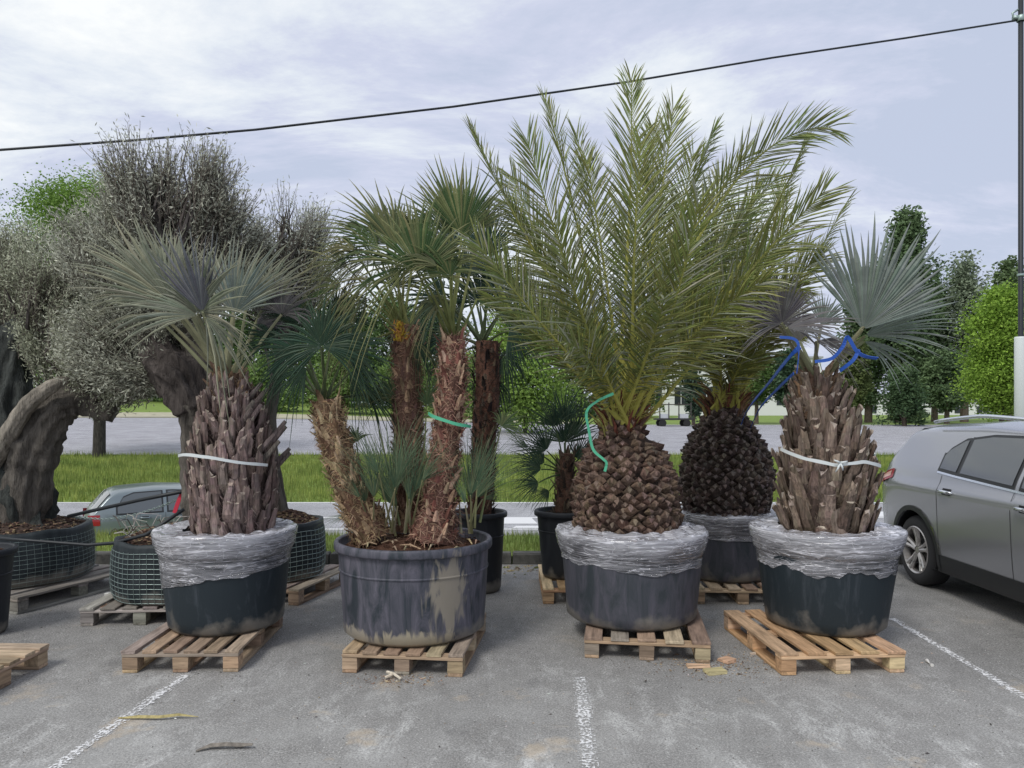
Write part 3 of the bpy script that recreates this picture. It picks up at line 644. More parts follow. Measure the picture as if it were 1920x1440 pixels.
def caged(label, px, d, r, zb, zt, wire=True, name='root_ball', wr_=1.0):
    x = (px - 960) * d / F; t = thing(name, label, 'root ball', (x, d, zb), 0, 'wrapped root balls of the olive trees'); h = zt - zb
    tab = [(0, r * .93), (h * .08, r * .985), (h * .35, r * 1.01), (h * .7, r * .995), (h, r * .965)]
    R_ = lambda z: interp([(a, b) for a, b in tab], z)[0]
    b = MB(); zs = [h * i / 16 for i in range(17)]
    fn = lambda rr, z, th, j: (rr * (1 + .02 * mnoise.noise((math.cos(th) * 3, math.sin(th) * 3, z * 5 + px))), z + (.02 * mnoise.noise((math.cos(th) * 2, math.sin(th) * 2, px)) if z > h * .9 else 0))
    b.lathe([(0.01, 0.002)] + [(R_(z), z + .002) for z in zs] + [(r * .90, h + .004), (r * .88, h - .03)], n=64, fn=fn); b.build('ground_cloth', M_cloth, t, True)
    s = MB(); ra = r * .89
    s.lathe([(ra * (1 - k / 6), h - .03 + .12 * math.sin(k / 6 * 1.57)) for k in range(7)], n=36)
    for k in range(900):
        a = random.uniform(0, 6.28); f = math.sqrt(random.random()); l = random.uniform(.015, .045)
        s.box((ra * f * math.cos(a), ra * f * math.sin(a), h - .025 + .12 * math.sin((1 - f) * 1.57) + random.uniform(0, .012)), (l, l * .35, .006), random.uniform(0, 3.1), cj(random.choice([(.16, .10, .075), (.28, .21, .13), (.10, .065, .055)])), .004, .001)
    s.c[:36 * 6] = [(.07, .05, .04)] * (36 * 6)
    s.build('mulch', M_chip, t)
    if wire:
        g = MB(); c_ = (1, 1, 1)
        for k in range(11):
            z = .02 + (h * .86 - .02) * k / 10; g.tube([V((R_(z) * 1.012 * math.cos(a) + .0, R_(z) * 1.012 * math.sin(a), z + .004 * math.sin(a * 7))) for a in [2 * math.pi * i / 64 for i in range(65)]], .0021 * wr_, 4, c_, False)
        nv = int(2 * math.pi * r / .055)
        for k in range(nv):
            a = 2 * math.pi * k / nv; g.tube([V((R_(z) * 1.016 * math.cos(a + .01 * math.sin(z * 9)), R_(z) * 1.016 * math.sin(a + .01 * math.sin(z * 9)), z)) for z in [lerp(-.0 + .012, h * .88, q / 8) for q in range(9)]], .0018 * wr_, 4, c_, False)
        g.build('wire_cage', M_steel, t)
    return t
M_cloth = pot_mat('black_ground_cloth', (.014, .02, .024), (.036, .046, .05), .6)
caged('low tub of mulch bound in black cloth, below the thick gnarled olive trunk', 32, 7.0, .63, .1445, .62, True, wr_=.45)
caged('wire-caged black root ball beside the first wrapped pot, partly hidden by it', 330, 6.4, .485, .1445, .62)
caged('wire-caged root ball showing right of the first wrapped pot, topped with soil', 515, 7.1, .455, .1445, .66)

# ------------------------------------------------------------ fan palms
def fan_px(t, d, base, hub, ang, Rp, spread=200, n=40, zl=0.0, dd=0, tilt=15, roll=0, droop=.15, split=.5, c1=(.17, .20, .19), c2=(.25, .26, .17), cup=.12, cp=None, pr=.011, bd=0, name='frond', sag=.06, messy=1.1):
    """hub, base in photo pixels at depth d (+dd); ang: direction of the leaf axis in the picture plane (90 = up)"""
    b = P(base[0], base[1], d + bd); h = P(hub[0], hub[1], d + dd); a = R(ang)
    u = V((math.cos(a), zl, math.sin(a))).normalized(); nr = V((math.sin(R(roll)), -math.cos(R(tilt)), math.sin(R(tilt))))
    mb = MB(); fan(mb, b, h, u, nr, Rp * d / F, spread, n, split, droop, c1, c2, pr, cup, cp, sag, messy)
    localise(mb, t); return mb.build(name, M_leaf, t)
GB = (.13, .145, .105); GBt = (.36, .35, .24); GD = (.085, .08, .085); GDt = (.24, .23, .20)  # GD, GDt: leaf undersides, their shade put into the colour
# leftmost blue-grey palm, d = 5.5
d = 5.5; t = thing('fan_palm', 'blue-grey fan palm with stubby strapped trunk, leftmost of the front row', 'palm tree', (P(430, 990, d).x, d, .79), 0, 'fan palms')
tab = [(P(0, y, d).z, P(x, 0, d).x, r) for y, x, r in ((1000, 438, .30), (960, 437, .315), (890, 436, .30), (840, 435, .265), (795, 433, .205), (762, 431, .125), (740, 430, .085))]
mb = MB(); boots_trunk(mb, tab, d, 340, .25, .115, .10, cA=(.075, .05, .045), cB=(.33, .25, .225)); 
neck(mb, P(430, 0, d).x, d, P(0, 780, d).z, P(0, 700, d).z, .15, .085)
for k in range(12):  # long stubs standing off to the right
    z = lerp(1.2, 1.75, random.random()); a = random.uniform(-.9, .35); x, r = interp(tab, z)
    b0 = V((x + r * .8 * math.cos(a), d + r * .8 * math.sin(a), z)); e = b0 + V((math.cos(a) * .17, math.sin(a) * .1, random.uniform(.12, .2)))
    mb.tube([b0, b0.lerp(e, .5) + V((0, 0, -.01)), e], [.03, .02, .014], 6, cj((.17, .14, .13)), True, .6)
localise(mb, t).build('trunk', M_boot, t)
B = (430, 715)
L = [((372, 588), 78, 142, 165, 32, -.25, -.35, 20, 0, .12, GB, GBt), ((330, 575), 142, 210, 95, 30, .1, -.2, 10, 20, .05, GB, GBt), ((305, 555), 136, 195, 70, 22, .2, .0, 10, 20, .02, GB, GBt), ((350, 560), 124, 185, 60, 18, .1, .1, 10, 20, .02, GB, GBt), ((370, 592), 168, 160, 60, 16, -.1, -.38, 20, 10, .10, (.20, .22, .17), GBt), ((345, 555), 112, 150, 100, 28, .3, .15, 10, 10, .04, GB, GBt),
     ((440, 570), 78, 140, 100, 26, .3, .2, 10, -10, .04, GB, GBt), ((462, 575), 66, 150, 100, 28, .2, .1, 10, -30, .06, GB, GBt), ((440, 590), 78, 175, 110, 30, .0, -.1, 15, -10, .05, (.15, .19, .17), GBt),
     ((528, 590), 72, 118, 170, 34, .1, .05, 10, -25, .16, GD, GDt), ((380, 585), 100, 165, 70, 20, -.1, -.42, 25, 0, .02, (.10, .105, .115), (.2, .21, .2)),
     ((300, 600), 170, 120, 60, 14, -.1, -.1, 30, 0, .30, GB, GBt), ((500, 560), 52, 140, 110, 28, .3, .3, 10, -30, .08, GB, GBt), ((270, 560), 150, 140, 90, 24, .3, .25, 5, 30, .08, GB, GBt),
     ((385, 595), -35, 105, 70, 14, -.1, -.4, 30, 0, .28, GB, GBt), ((400, 540), 95, 130, 140, 34, .5, .5, 5, 0, .05, GB, GBt), ((480, 620), 15, 90, 130, 22, 0, .1, 15, -20, .25, GD, GDt), ((330, 530), 125, 150, 100, 28, .4, .45, 5, 20, .05, GB, GBt)]
for i, (hub, ang, Rp, sp, n, zl, dd, tilt, roll, dr, c1, c2) in enumerate(L):
    fan_px(t, d, (B[0] + random.uniform(-16, 16), B[1] + random.uniform(-10, 25)), hub, ang + random.uniform(-5, 5), Rp * random.uniform(.95, 1.08), sp, int(n * .85), zl, dd, tilt, roll + random.uniform(-12, 12), dr * 1.3, .4, c1, c2, cp=(.25, .25, .15), pr=.013, sag=.02)
# blue palm by the car, d = 5.5
d = 5.5; t = thing('fan_palm', 'blue fan palm with huge open leaf and shaggy trunk, beside the silver car', 'palm tree', (P(1552, 990, d).x, d, .79), 0, 'fan palms')
tab = [(P(0, y, d).z, P(x, 0, d).x, r) for y, x, r in ((1000, 1550, .31), (950, 1550, .32), (880, 1545, .28), (820, 1540, .215), (782, 1536, .145), (758, 1532, .095), (742, 1530, .07))]
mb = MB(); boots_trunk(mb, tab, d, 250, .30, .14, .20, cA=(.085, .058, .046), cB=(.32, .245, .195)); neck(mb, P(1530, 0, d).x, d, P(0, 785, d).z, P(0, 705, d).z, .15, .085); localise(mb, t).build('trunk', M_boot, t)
B4 = (1530, 712); GV = (.14, .175, .145); GVt = (.27, .29, .27)
L = [((1617, 618), 74, 215, 112, 36, -.05, -.3, 10, 0, .02, GV, GVt, .62), ((1622, 630), 14, 165, 70, 24, -.1, -.1, 35, -5, .06, GV, GVt, .5), ((1620, 640), -28, 105, 50, 12, -.1, -.1, 20, 0, .12, GV, GVt, .45),
     ((1466, 606), 92, 108, 215, 38, -.2, -.25, 30, 0, .16, (.10, .095, .105), GDt, .5), ((1462, 612), 158, 80, 80, 18, 0, -.2, 20, 0, .26, GD, GDt, .5), ((1475, 615), 6, 128, 60, 18, -.1, -.35, 25, 0, .10, (.17, .165, .17), GDt, .45), ((1530, 640), -15, 105, 60, 12, 0, -.2, 25, 0, .2, GD, GDt, .4),  # dark left fan: shade of its underside is part of these colours
     ((1540, 610), 60, 95, 110, 24, .3, .3, 10, 0, .08, GV, GVt, .5), ((1630, 600), 45, 165, 70, 24, .2, .15, 10, -10, .04, GV, GVt, .5), ((1500, 640), 110, 90, 120, 24, .3, .3, 10, 0, .14, (.13, .125, .12), GDt, .5)]
for (hub, ang, Rp, sp, n, zl, dd, tilt, roll, dr, c1, c2, spl) in L:
    fan_px(t, d, (B4[0] + random.uniform(-14, 14), B4[1] + random.uniform(-5, 18)), hub, ang, Rp, sp, n, zl, dd, tilt, roll, dr, spl, c1, c2, cp=(.22, .22, .13), pr=.014, sag=.01, messy=.5)
# clump in the open pot, d = 5.35
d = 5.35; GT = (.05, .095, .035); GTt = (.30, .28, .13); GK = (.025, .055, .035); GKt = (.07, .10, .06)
t = thing('fan_palm', 'green fan palm clump with three hairy reddish trunks growing in the open muddy pot', 'palm tree', (P(777, 1000, d).x, d, .74), 0, 'fan palms')
def path(pts, d, dd=0): return [P(x, y, d + dd) for x, y in pts]
for nm, pts, rd, dd, cA, cB in (('trunk', [(700, 1010), (672, 950), (645, 880), (622, 815), (612, 750)], [.14, .125, .11, .105, .092], 0, (.15, .095, .06), (.30, .22, .13)),
                       ('trunk', [(812, 1012), (822, 950), (834, 860), (842, 780), (850, 690), (850, 630)], [.175, .13, .108, .102, .098, .065], -.05, (.17, .075, .06), (.34, .235, .165)),
                       ('trunk', [(770, 995), (768, 880), (764, 760), (760, 610)], [.12, .11, .12, .10], .32, (.12, .07, .055), (.25, .165, .11))):
    mb = MB(); hairy_trunk(mb, path(pts, d, dd), rd, cA, cB, 3600, 240 if dd == 0 else 150, tan=(.44, .34, .22) if dd == 0 else (.36, .25, .17)); localise(mb, t).build(nm, M_bark, t)
TB, LB, CB = (850, 640), (608, 755), (760, 620)
F2 = [(TB, (866, 440), 92, 160, 95, 30, 0, 0, 5, 0, .02, GT, GTt, .55), (TB, (872, 450), 72, 145, 100, 26, .3, .2, 10, -40, .06, GT, GTt, .5), (TB, (842, 440), 118, 145, 100, 26, .3, .25, 5, 30, .06, GT, GTt, .5), (TB, (850, 420), 100, 130, 90, 24, .2, .2, 5, 20, .04, GT, GTt, .45),
      (TB, (790, 512), 95, 140, 130, 36, -.1, -.3, 12, 0, .05, GT, GTt, .6), (TB, (780, 505), 165, 175, 100, 30, -.1, -.2, 35, 0, .42, GT, GTt, .5), (TB, (810, 520), 60, 110, 120, 28, 0, -.25, 20, 0, .20, GT, GTt, .55),
      (CB, (740, 460), 128, 175, 110, 32, .1, .2, 15, 10, .12, (.08, .11, .05), GTt, .45), (CB, (700, 490), 160, 130, 120, 28, 0, .1, 30, 10, .5, (.055, .061, .05), (.34, .31, .15), .4), (CB, (760, 460), 100, 110, 140, 30, .3, .4, 10, 0, .08, GT, GTt, .5),
      (CB, (690, 560), 200, 100, 120, 26, 0, .3, 20, 0, .5, GK, GTt, .5), (CB, (740, 540), 75, 100, 150, 26, .3, .5, 15, 0, .2, GK, GTt, .5), (CB, (650, 500), 150, 120, 90, 24, .2, .3, 20, 10, .25, (.10, .12, .06), (.36, .33, .17), .4),
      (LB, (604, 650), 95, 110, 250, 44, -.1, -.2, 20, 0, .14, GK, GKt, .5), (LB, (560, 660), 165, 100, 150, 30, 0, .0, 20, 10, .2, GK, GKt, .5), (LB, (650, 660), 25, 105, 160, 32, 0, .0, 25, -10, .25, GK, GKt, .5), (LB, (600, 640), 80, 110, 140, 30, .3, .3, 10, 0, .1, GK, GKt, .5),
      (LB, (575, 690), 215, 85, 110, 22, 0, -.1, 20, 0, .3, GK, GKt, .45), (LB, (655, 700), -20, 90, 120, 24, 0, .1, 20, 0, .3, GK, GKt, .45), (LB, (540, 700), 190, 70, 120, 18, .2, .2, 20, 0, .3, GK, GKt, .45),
      (CB, (665, 470), 150, 110, 80, 22, .2, .0, 20, 15, .55, (.12, .13, .06), (.38, .34, .17), .35), (CB, (720, 440), 118, 110, 100, 26, .3, .2, 10, 10, .15, (.09, .12, .05), GTt, .4), (CB, (700, 530), 172, 120, 100, 26, 0, .0, 30, 10, .7, (.12, .13, .06), (.38, .34, .17), .35), (TB, (820, 500), 150, 120, 70, 20, 0, -.35, 40, 0, .6, (.10, .12, .06), (.34, .32, .16), .4), (TB, (845, 520), 125, 105, 120, 28, -.1, -.3, 20, 0, .35, GT, GTt, .5), (CB, (780, 450), 75, 100, 110, 26, .2, .3, 10, 0, .1, GT, GTt, .5), (TB, (900, 430), 60, 110, 90, 22, .3, .4, 10, 0, .1, (.06, .085, .05), GTt, .4),
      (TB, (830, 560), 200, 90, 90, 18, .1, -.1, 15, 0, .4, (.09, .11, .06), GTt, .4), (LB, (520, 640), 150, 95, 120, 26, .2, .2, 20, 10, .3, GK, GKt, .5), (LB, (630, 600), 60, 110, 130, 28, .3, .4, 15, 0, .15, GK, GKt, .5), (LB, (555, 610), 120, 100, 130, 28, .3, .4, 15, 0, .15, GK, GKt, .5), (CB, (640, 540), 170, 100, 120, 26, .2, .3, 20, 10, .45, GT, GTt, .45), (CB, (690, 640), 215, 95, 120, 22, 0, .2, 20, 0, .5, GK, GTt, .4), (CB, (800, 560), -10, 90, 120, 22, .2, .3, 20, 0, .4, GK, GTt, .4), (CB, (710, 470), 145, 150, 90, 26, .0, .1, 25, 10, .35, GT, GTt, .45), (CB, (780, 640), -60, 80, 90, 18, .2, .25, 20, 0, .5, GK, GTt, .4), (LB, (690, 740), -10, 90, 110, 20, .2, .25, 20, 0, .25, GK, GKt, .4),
      (TB, (895, 560), -20, 70, 80, 16, .1, .1, 15, 0, .3, GT, GTt, .4), (CB, (800, 500), 40, 120, 130, 28, .3, .35, 10, 0, .12, GT, GTt, .5)]
for bs, hub, ang, Rp, sp, n, zl, dd, tilt, roll, dr, c1, c2, spl in F2:
    fan_px(t, d, (bs[0] + random.uniform(-9, 9), bs[1] + random.uniform(-4, 12)), hub, ang, Rp, sp, n, zl, dd, tilt, roll, dr, spl, c1, c2, cp=(.17, .19, .07) if bs != LB else (.06, .08, .035), pr=.009, bd=.32 if bs == CB else 0, sag=.02)
# low suckers round the stems
SB = [((700, 1000), (702, 880), 92, 120), ((690, 1000), (680, 905), 112, 110), ((735, 1000), (745, 850), 88, 120), ((720, 995), (765, 830), 72, 110), ((742, 1005), (725, 900), 105, 150), ((760, 1000), (790, 860), 74, 120), ((885, 1000), (880, 870), 82, 120), ((880, 1000), (905, 880), 62, 110), ((890, 990), (900, 830), 78, 90), ((700, 1000), (655, 880), 128, 70), ((735, 995), (690, 800), 118, 90), ((770, 1000), (810, 820), 60, 80), ((660, 990), (640, 945), 200, 60), ((880, 980), (925, 900), 15, 60)]
SB = [(b_, ((b_[0] * .45 + h_[0] * .55), (b_[1] * .45 + h_[1] * .55)), a_ + q_, r_) for b_, h_, a_, r_ in SB for q_ in ((0,) if a_ > 180 or a_ < 30 else (-14, -2, 9))]
for bs, hub, ang, Rp in SB:
    fan_px(t, d, bs, hub, ang, Rp * random.uniform(1.1, 1.5), 42, 12, random.uniform(-.2, .2), random.uniform(-.3, .2), 15, random.uniform(-50, 50), .12, .14, (.07, .12, .07), (.24, .25, .13), cp=(.24, .24, .13), pr=.006, sag=.01)
for k in range(9):
    x_ = random.choice((705, 725, 745, 765, 885, 870)) + random.uniform(-8, 8)
    fan_px(t, d, (x_, 1000), (x_ + random.uniform(-10, 10), random.uniform(935, 965)), random.uniform(68, 112), random.uniform(130, 195), 34, 10, random.uniform(-.2, .2), random.uniform(-.22, .15), 15, random.uniform(-60, 60), .10, .12, (.08, .14, .085), (.24, .26, .13), cp=(.30, .28, .18), pr=.007, sag=.01)
for bs, hub, ang, Rp in [((690, 985), (668, 830), 120, 70), ((750, 985), (700, 760), 100, 80), ((770, 985), (740, 745), 120, 80), ((790, 980), (800, 760), 60, 80), ((900, 980), (940, 800), 50, 70)]:
    fan_px(t, d, bs, hub, ang, Rp, 150, 20, .1, .25, 15, 0, .3, .35, (.06, .10, .05), (.22, .22, .10), cp=(.12, .14, .06), pr=.006, sag=.03)
for k in range(22):  # dead leaf bases lying round the stems
    a = random.uniform(0, 6.28); r = random.uniform(.15, .42); p = V((P(790, 0, d).x + r * math.cos(a), d + r * math.sin(a), .755)); l = random.uniform(.06, .22); b_ = random.uniform(0, 6.28); mb = MB()
    mb.tube([p, p + V((math.cos(b_) * l * .5, math.sin(b_) * l * .5, .02)), p + V((math.cos(b_) * l, math.sin(b_) * l, .008))], [.005, .007, .003], 5, cj((.36, .27, .18), .3)); localise(mb, t).build('leaf_base', M_chip, t)
# yellow flower stalk between leaves of the middle trunk
mb = MB(); fv = P(750, 640, d + .1); mb.tube([fv, fv + V((0, 0, .06)), fv + V((.01, 0, .14))], [.02, .03, .01], 12, (.30, .17, .04), True, 1, .3, 30)
for k in range(70):
    a = fv + V((random.gauss(0, .022), random.gauss(0, .02), random.uniform(0, .13))); b_ = a + V((random.uniform(-.04, .04), random.uniform(-.05, .02), random.uniform(-.01, .05))); mb.tube([a, b_], [.006, .002], 4, cj(random.choice([(.42, .30, .04), (.33, .15, .05)])))
localise(mb, t).build('flower_cluster', M_chip, t)
# dark palm behind, pot at d = 7.1
d = 7.1; t = thing('fan_palm', 'dark green slim-trunked fan palm standing behind the three-trunk clump', 'palm tree', (P(900, 960, d).x, d, .70), 0, 'fan palms')
mb = MB(); hairy_trunk(mb, path([(900, 965), (906, 860), (912, 760), (914, 640)], d), [.13, .12, .13, .12], (.022, .017, .017), (.06, .045, .035), 2200, 150, tan=(.16, .12, .09)); localise(mb, t).build('trunk', M_bark, t)
for hub, ang, Rp, sp, dr in [((900, 570), 90, 105, 200, .1), ((935, 590), 40, 95, 170, .2), ((955, 620), -10, 85, 170, .35), ((865, 590), 150, 95, 160, .2), ((845, 630), 200, 85, 160, .4), ((925, 540), 70, 100, 150, .1), ((880, 520), 105, 110, 150, .08), ((940, 660), -50, 75, 130, .5), ((960, 560), 30, 90, 150, .2), ((830, 560), 160, 95, 150, .2), ((870, 660), 230, 70, 130, .5), ((915, 480), 85, 105, 140, .06), ((800, 620), 180, 90, 160, .3), ((930, 710), -70, 65, 80, .5), ((850, 470), 120, 90, 130, .1)]:
    fan_px(t, d, (904 + random.uniform(-8, 8), 650), hub, ang, Rp, sp, 34, random.uniform(-.2, .3), random.uniform(-.3, .5), 15, random.uniform(-30, 30), dr, .5, (.028, .055, .04), (.07, .10, .06), cp=(.06, .08, .04), pr=.010)
# low bushy palm in the tall black pot
d = 7.05; t = thing('fan_palm', 'low bushy dark fan palm in the tall smooth black pot', 'palm tree', (P(1060, 950, d).x, d, .71), 0, 'fan palms')
mb = MB(); hairy_trunk(mb, path([(1058, 965), (1060, 900), (1062, 850)], d), [.10, .09, .07], (.04, .03, .025), (.11, .08, .06), 700, 60, tan=(.13, .1, .07)); localise(mb, t).build('trunk', M_bark, t)
for hub, ang, Rp, sp in [((1058, 830), 92, 95, 150), ((1025, 845), 128, 90, 120), ((1015, 880), 165, 75, 110), ((1010, 905), 190, 60, 120), ((1075, 820), 78, 110, 110), ((1042, 800), 108, 90, 120), ((1080, 860), 55, 80, 130), ((1030, 920), 210, 55, 110), ((1060, 790), 88, 90, 120), ((990, 840), 150, 60, 60), ((1100, 850), 40, 60, 120), ((1020, 870), 140, 90, 100)]:
    fan_px(t, d, (1060, 890), hub, ang, Rp, sp, 22, random.uniform(-.3, .2), random.uniform(-.35, .35), 15, random.uniform(-35, 35), .12, .3, (.03, .06, .04), (.10, .13, .08), cp=(.06, .09, .04), pr=.007)

# ------------------------------------------------------------ feather palms
def feather(label, d, bx, by, tab, fr, c, cut, c1, c2, L_, rows=0):
    t = thing('feather_palm', label, 'palm tree', (P(bx, 0, d).x, d, .75), 0, 'feather palms with pineapple-shaped trunks')
    tb = [(P(0, y, d).z, P(x, 0, d).x, r) for y, x, r in tab]
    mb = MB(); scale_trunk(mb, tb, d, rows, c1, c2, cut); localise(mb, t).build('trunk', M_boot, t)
    mb = MB()  # cut leaf stubs and fibre at the neck
    for k in range(90):
        a = random.uniform(0, 6.28); z = tb[-1][0] + random.uniform(-.12, .06); r = interp(tb, z)[1] * .8; p = V((tb[-1][1] + r * math.cos(a), d + r * math.sin(a), z)); o = V((math.cos(a), math.sin(a), 0)); l = random.uniform(.08, .22)
        mb.tube([p, p + o * l * .25 + V((0, 0, l * .6)), p + o * l * .7 + V((0, 0, l))], [.018, .012, .004], 5, cj(random.choice([(.16, .06, .04), (.20, .12, .07), (.10, .06, .05), (.30, .26, .09)]), .2))
    localise(mb, t).build('neck_stubs', M_boot, t)
    for i, q in enumerate(fr):
        (mx, my, md), (tx, ty, td), roll = q[:3]; L2 = q[3] if len(q) > 3 else 1; b = P(bx + random.uniform(-38, 38) * .8, by + random.uniform(-8, 18), d + random.uniform(-.10, .10) + (.08 if td > 0 else -.06))
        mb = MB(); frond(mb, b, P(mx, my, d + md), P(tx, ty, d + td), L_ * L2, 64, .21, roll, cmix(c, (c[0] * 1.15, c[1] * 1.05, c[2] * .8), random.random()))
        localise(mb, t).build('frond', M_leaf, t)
    return t
FP = (.175, .21, .078)
fr3 = [((1188, 520, -.5), (1202, 270, -.6), 0), ((1068, 520, -.45), (988, 262, -.55), 5), ((1018, 610, -.45), (892, 452, -.7), 10), ((985, 440, .0), (884, 246, .1), 62, .8), ((1082, 420, .2), (1022, 190, .3), 50, .85), ((1180, 400, .3), (1183, 150, .45), 0),
       ((1228, 430, .2), (1262, 205, .3), 15), ((1262, 450, .15), (1338, 245, .3), 60, .8), ((1350, 380, -.1), (1556, 238, -.2), 15), ((1385, 500, .0), (1508, 262, .1), 68, .75), ((1372, 545, -.45), (1545, 360, -.8), 15), ((1130, 480, .4), (1100, 300, .6), 20), ((1230, 520, .4), (1210, 330, .6), -20),
       ((1090, 600, .3), (985, 420, .7), -20), ((1270, 600, .3), (1330, 420, .7), 20), ((1040, 660, -.2), (930, 560, -.3), 30), ((1290, 640, -.4), (1430, 530, -.8), 10), ((1110, 640, -.5), (1040, 420, -.9), -10), ((1255, 600, -.55), (1310, 380, -.9), 0), ((1200, 640, -.3), (1270, 470, -.5), -15),
       ((1300, 560, .1), (1400, 400, .2), 45), ((1060, 560, .1), (950, 380, .2), -45), ((1100, 690, .1), (1010, 560, .3), 30), ((1250, 690, .1), (1340, 600, .3), -30), ((1190, 600, .5), (1160, 420, .9), 0), ((1215, 660, -.5), (1245, 560, -1.0), 0, .8), ((1120, 700, -.4), (1060, 640, -.8), 20, .8),
       ((1120, 470, .5), (1080, 250, .7), 25), ((1210, 440, .5), (1225, 240, .7), -10), ((1290, 480, .4), (1400, 290, .6), 30), ((1330, 500, .3), (1460, 330, .5), 25), ((1040, 520, .4), (960, 330, .6), -30), ((1260, 480, .5), (1300, 290, .7), -25), ((1060, 640, .3), (940, 500, .5), 20), ((1320, 600, .3), (1450, 470, .5), -20), ((1330, 640, -.2), (1470, 440, -.4), 30)]
feather('tallest feather palm with yellow-green leaf bases over a fat pineapple trunk', 5.7, 1168, 798,
        ((1000, 1175, .375), (985, 1175, .39), (920, 1172, .385), (880, 1172, .35), (845, 1172, .27), (822, 1168, .16), (790, 1166, .12)), fr3, FP, (.23, .165, .13), (.07, .045, .036), (.19, .13, .095), .43)
fr7 = [((1345, 520, 0), (1350, 330, .1), 0), ((1395, 520, .1), (1420, 340, .2), 40), ((1440, 540, .1), (1462, 350, .2), 20), ((1470, 590, 0), (1592, 372, .1), 55, .85), ((1450, 580, -.2), (1542, 480, -.4), 15), ((1300, 560, .2), (1270, 380, .3), 20), ((1410, 610, -.3), (1500, 540, -.6), 0), ((1300, 620, -.3), (1230, 520, -.5), 0), ((1350, 600, -.4), (1330, 450, -.7), 0), ((1385, 600, -.4), (1400, 450, -.7), 0),
       ((1420, 660, -.2), (1480, 620, -.4), 20), ((1310, 660, -.2), (1270, 610, -.3), 20), ((1370, 560, .4), (1380, 400, .6), 0), ((1440, 620, .3), (1520, 450, .5), 30), ((1330, 640, .2), (1290, 520, .4), 10), ((1395, 640, 0), (1440, 540, -.1), 30), ((1350, 680, -.3), (1320, 600, -.6), 0, .8), ((1385, 690, -.3), (1410, 600, -.6), 0, .8)]
feather('shorter feather palm behind, dark pineapple trunk in the film-topped back pot', 7.1, 1362, 775,
        ((955, 1362, .37), (930, 1362, .41), (890, 1362, .43), (840, 1360, .37), (810, 1360, .28), (785, 1360, .20), (765, 1362, .16)), fr7, (.165, .185, .06), (.17, .14, .125), (.055, .043, .038), (.12, .09, .078), .42)

# ------------------------------------------------------------ olive trees
def olive(label, d, loc, limbs, blobs, nt_, cA=(.135, .14, .115), cB=(.25, .255, .225), seed=1, dark=.0):
    t = thing('olive_tree', label, 'olive tree', loc, 0, 'gnarled olive trees')
    mb = MB()
    for pts, rad, col, rg in limbs:
        sm = []; rr = []
        P3 = [P(x, y, d + z) for x, y, z in pts]
        for i in range(len(P3) - 1):
            a, b, c, e = P3[max(0, i - 1)], P3[i], P3[i + 1], P3[min(len(P3) - 1, i + 2)]
            for k in range(7):
                q = k / 7; sm.append(.5 * ((2 * b) + (c - a) * q + (2 * a - 5 * b + 4 * c - e) * q * q + (3 * b - a - 3 * c + e) * q ** 3)); rr.append(lerp(rad[i], rad[i + 1], q) * (1 + .05 * math.sin(k * 2 + i)))
        sm.append(P3[-1]); rr.append(rad[-1]); mb.tube(sm, rr, 44, col, True, 1, rg * .9, 3.2)
    localise(mb, t).build('trunk', M_obark, t, True)
    r = np.random.default_rng(seed); br = MB(); V_ = []; Cc = []
    tot = sum(b[6] for b in blobs)
    for (cx, cy, cz, rx, rz, org, wgt) in blobs:
        thr = .06 if cy < 462 else -.12
        n = int(nt_ * wgt / tot); c0 = np.array(P(cx, cy, d + cz)); o0 = np.array(P(org[0], org[1], d + cz)); sc = d / F
        q = r.normal(0, 1, (n, 3)); q /= np.linalg.norm(q, axis=1)[:, None]; q *= r.uniform(.15, 1, (n, 1)) ** .45; q *= np.array([rx * sc, min(rx, 90) * sc * .8, rz * sc])
        p = c0 + q
        # clumps: drop points where the noise is low
        keep = np.array([mnoise.noise(tuple(x * 3.4 + seed)) + .5 * mnoise.noise(tuple(x * 8)) > thr for x in p]); p = p[keep]; n = len(p)
        ax = p - o0; ax /= np.linalg.norm(ax, axis=1)[:, None]; ax += r.normal(0, .35, (n, 3)); ax[:, 2] += .35; ax /= np.linalg.norm(ax, axis=1)[:, None]
        Lt = r.uniform(.12, .28, n) * (1.4 if cy < 462 else 1); K = 14
        for k in range(min(n, 420)):  # twig wood
            e = V(p[k]); br.tube([e - V(ax[k]) * Lt[k] * 1.1, e + V(ax[k]) * Lt[k] * .9], [.004, .0015], 3, (.12, .105, .09), False)
        for k in range(10):
            e = V(p[int(r.integers(n))]); s0 = V(o0); m_ = s0.lerp(e, .5) + V(r.normal(0, .07, 3)); br.tube([s0, s0.lerp(m_, .5) + V(r.normal(0, .03, 3)), m_, e], [.028, .02, .012, .004], 5, cj((.075, .065, .06)), False)
        for j in range(K):
            f = j / (K - 1); pos = p + ax * (Lt * (f * 2 - 1))[:, None]
            dr = ax * .75 + r.normal(0, .6, (n, 3)); dr /= np.linalg.norm(dr, axis=1)[:, None]
            sd_ = np.cross(dr, r.normal(0, 1, (n, 3))); sd_ /= np.linalg.norm(sd_, axis=1)[:, None]
            ll = r.uniform(.028, .055, n)[:, None]; ww = r.uniform(.0035, .0065, n)[:, None]
            V_.append(np.stack([pos, pos + dr * ll * .5 + sd_ * ww, pos + dr * ll, pos + dr * ll * .5 - sd_ * ww], 1))
            m = r.uniform(0, 1, (n, 1)); m = np.where(m > .62, m, m * .4); Cc.append((np.array(cA) * (1 - m) + np.array(cB) * m) * r.uniform(.75, 1.2, (n, 1)))
    localise(br, t).build('branches', M_bark, t)
    v = np.concatenate(V_); c = np.concatenate(Cc); v = v - np.array(loc)
    np_obj('crown', v.reshape(-1, 3), len(v), 4, M_oleaf, t, c)
OB, OL = (.10, .09, .078), (.20, .18, .15)
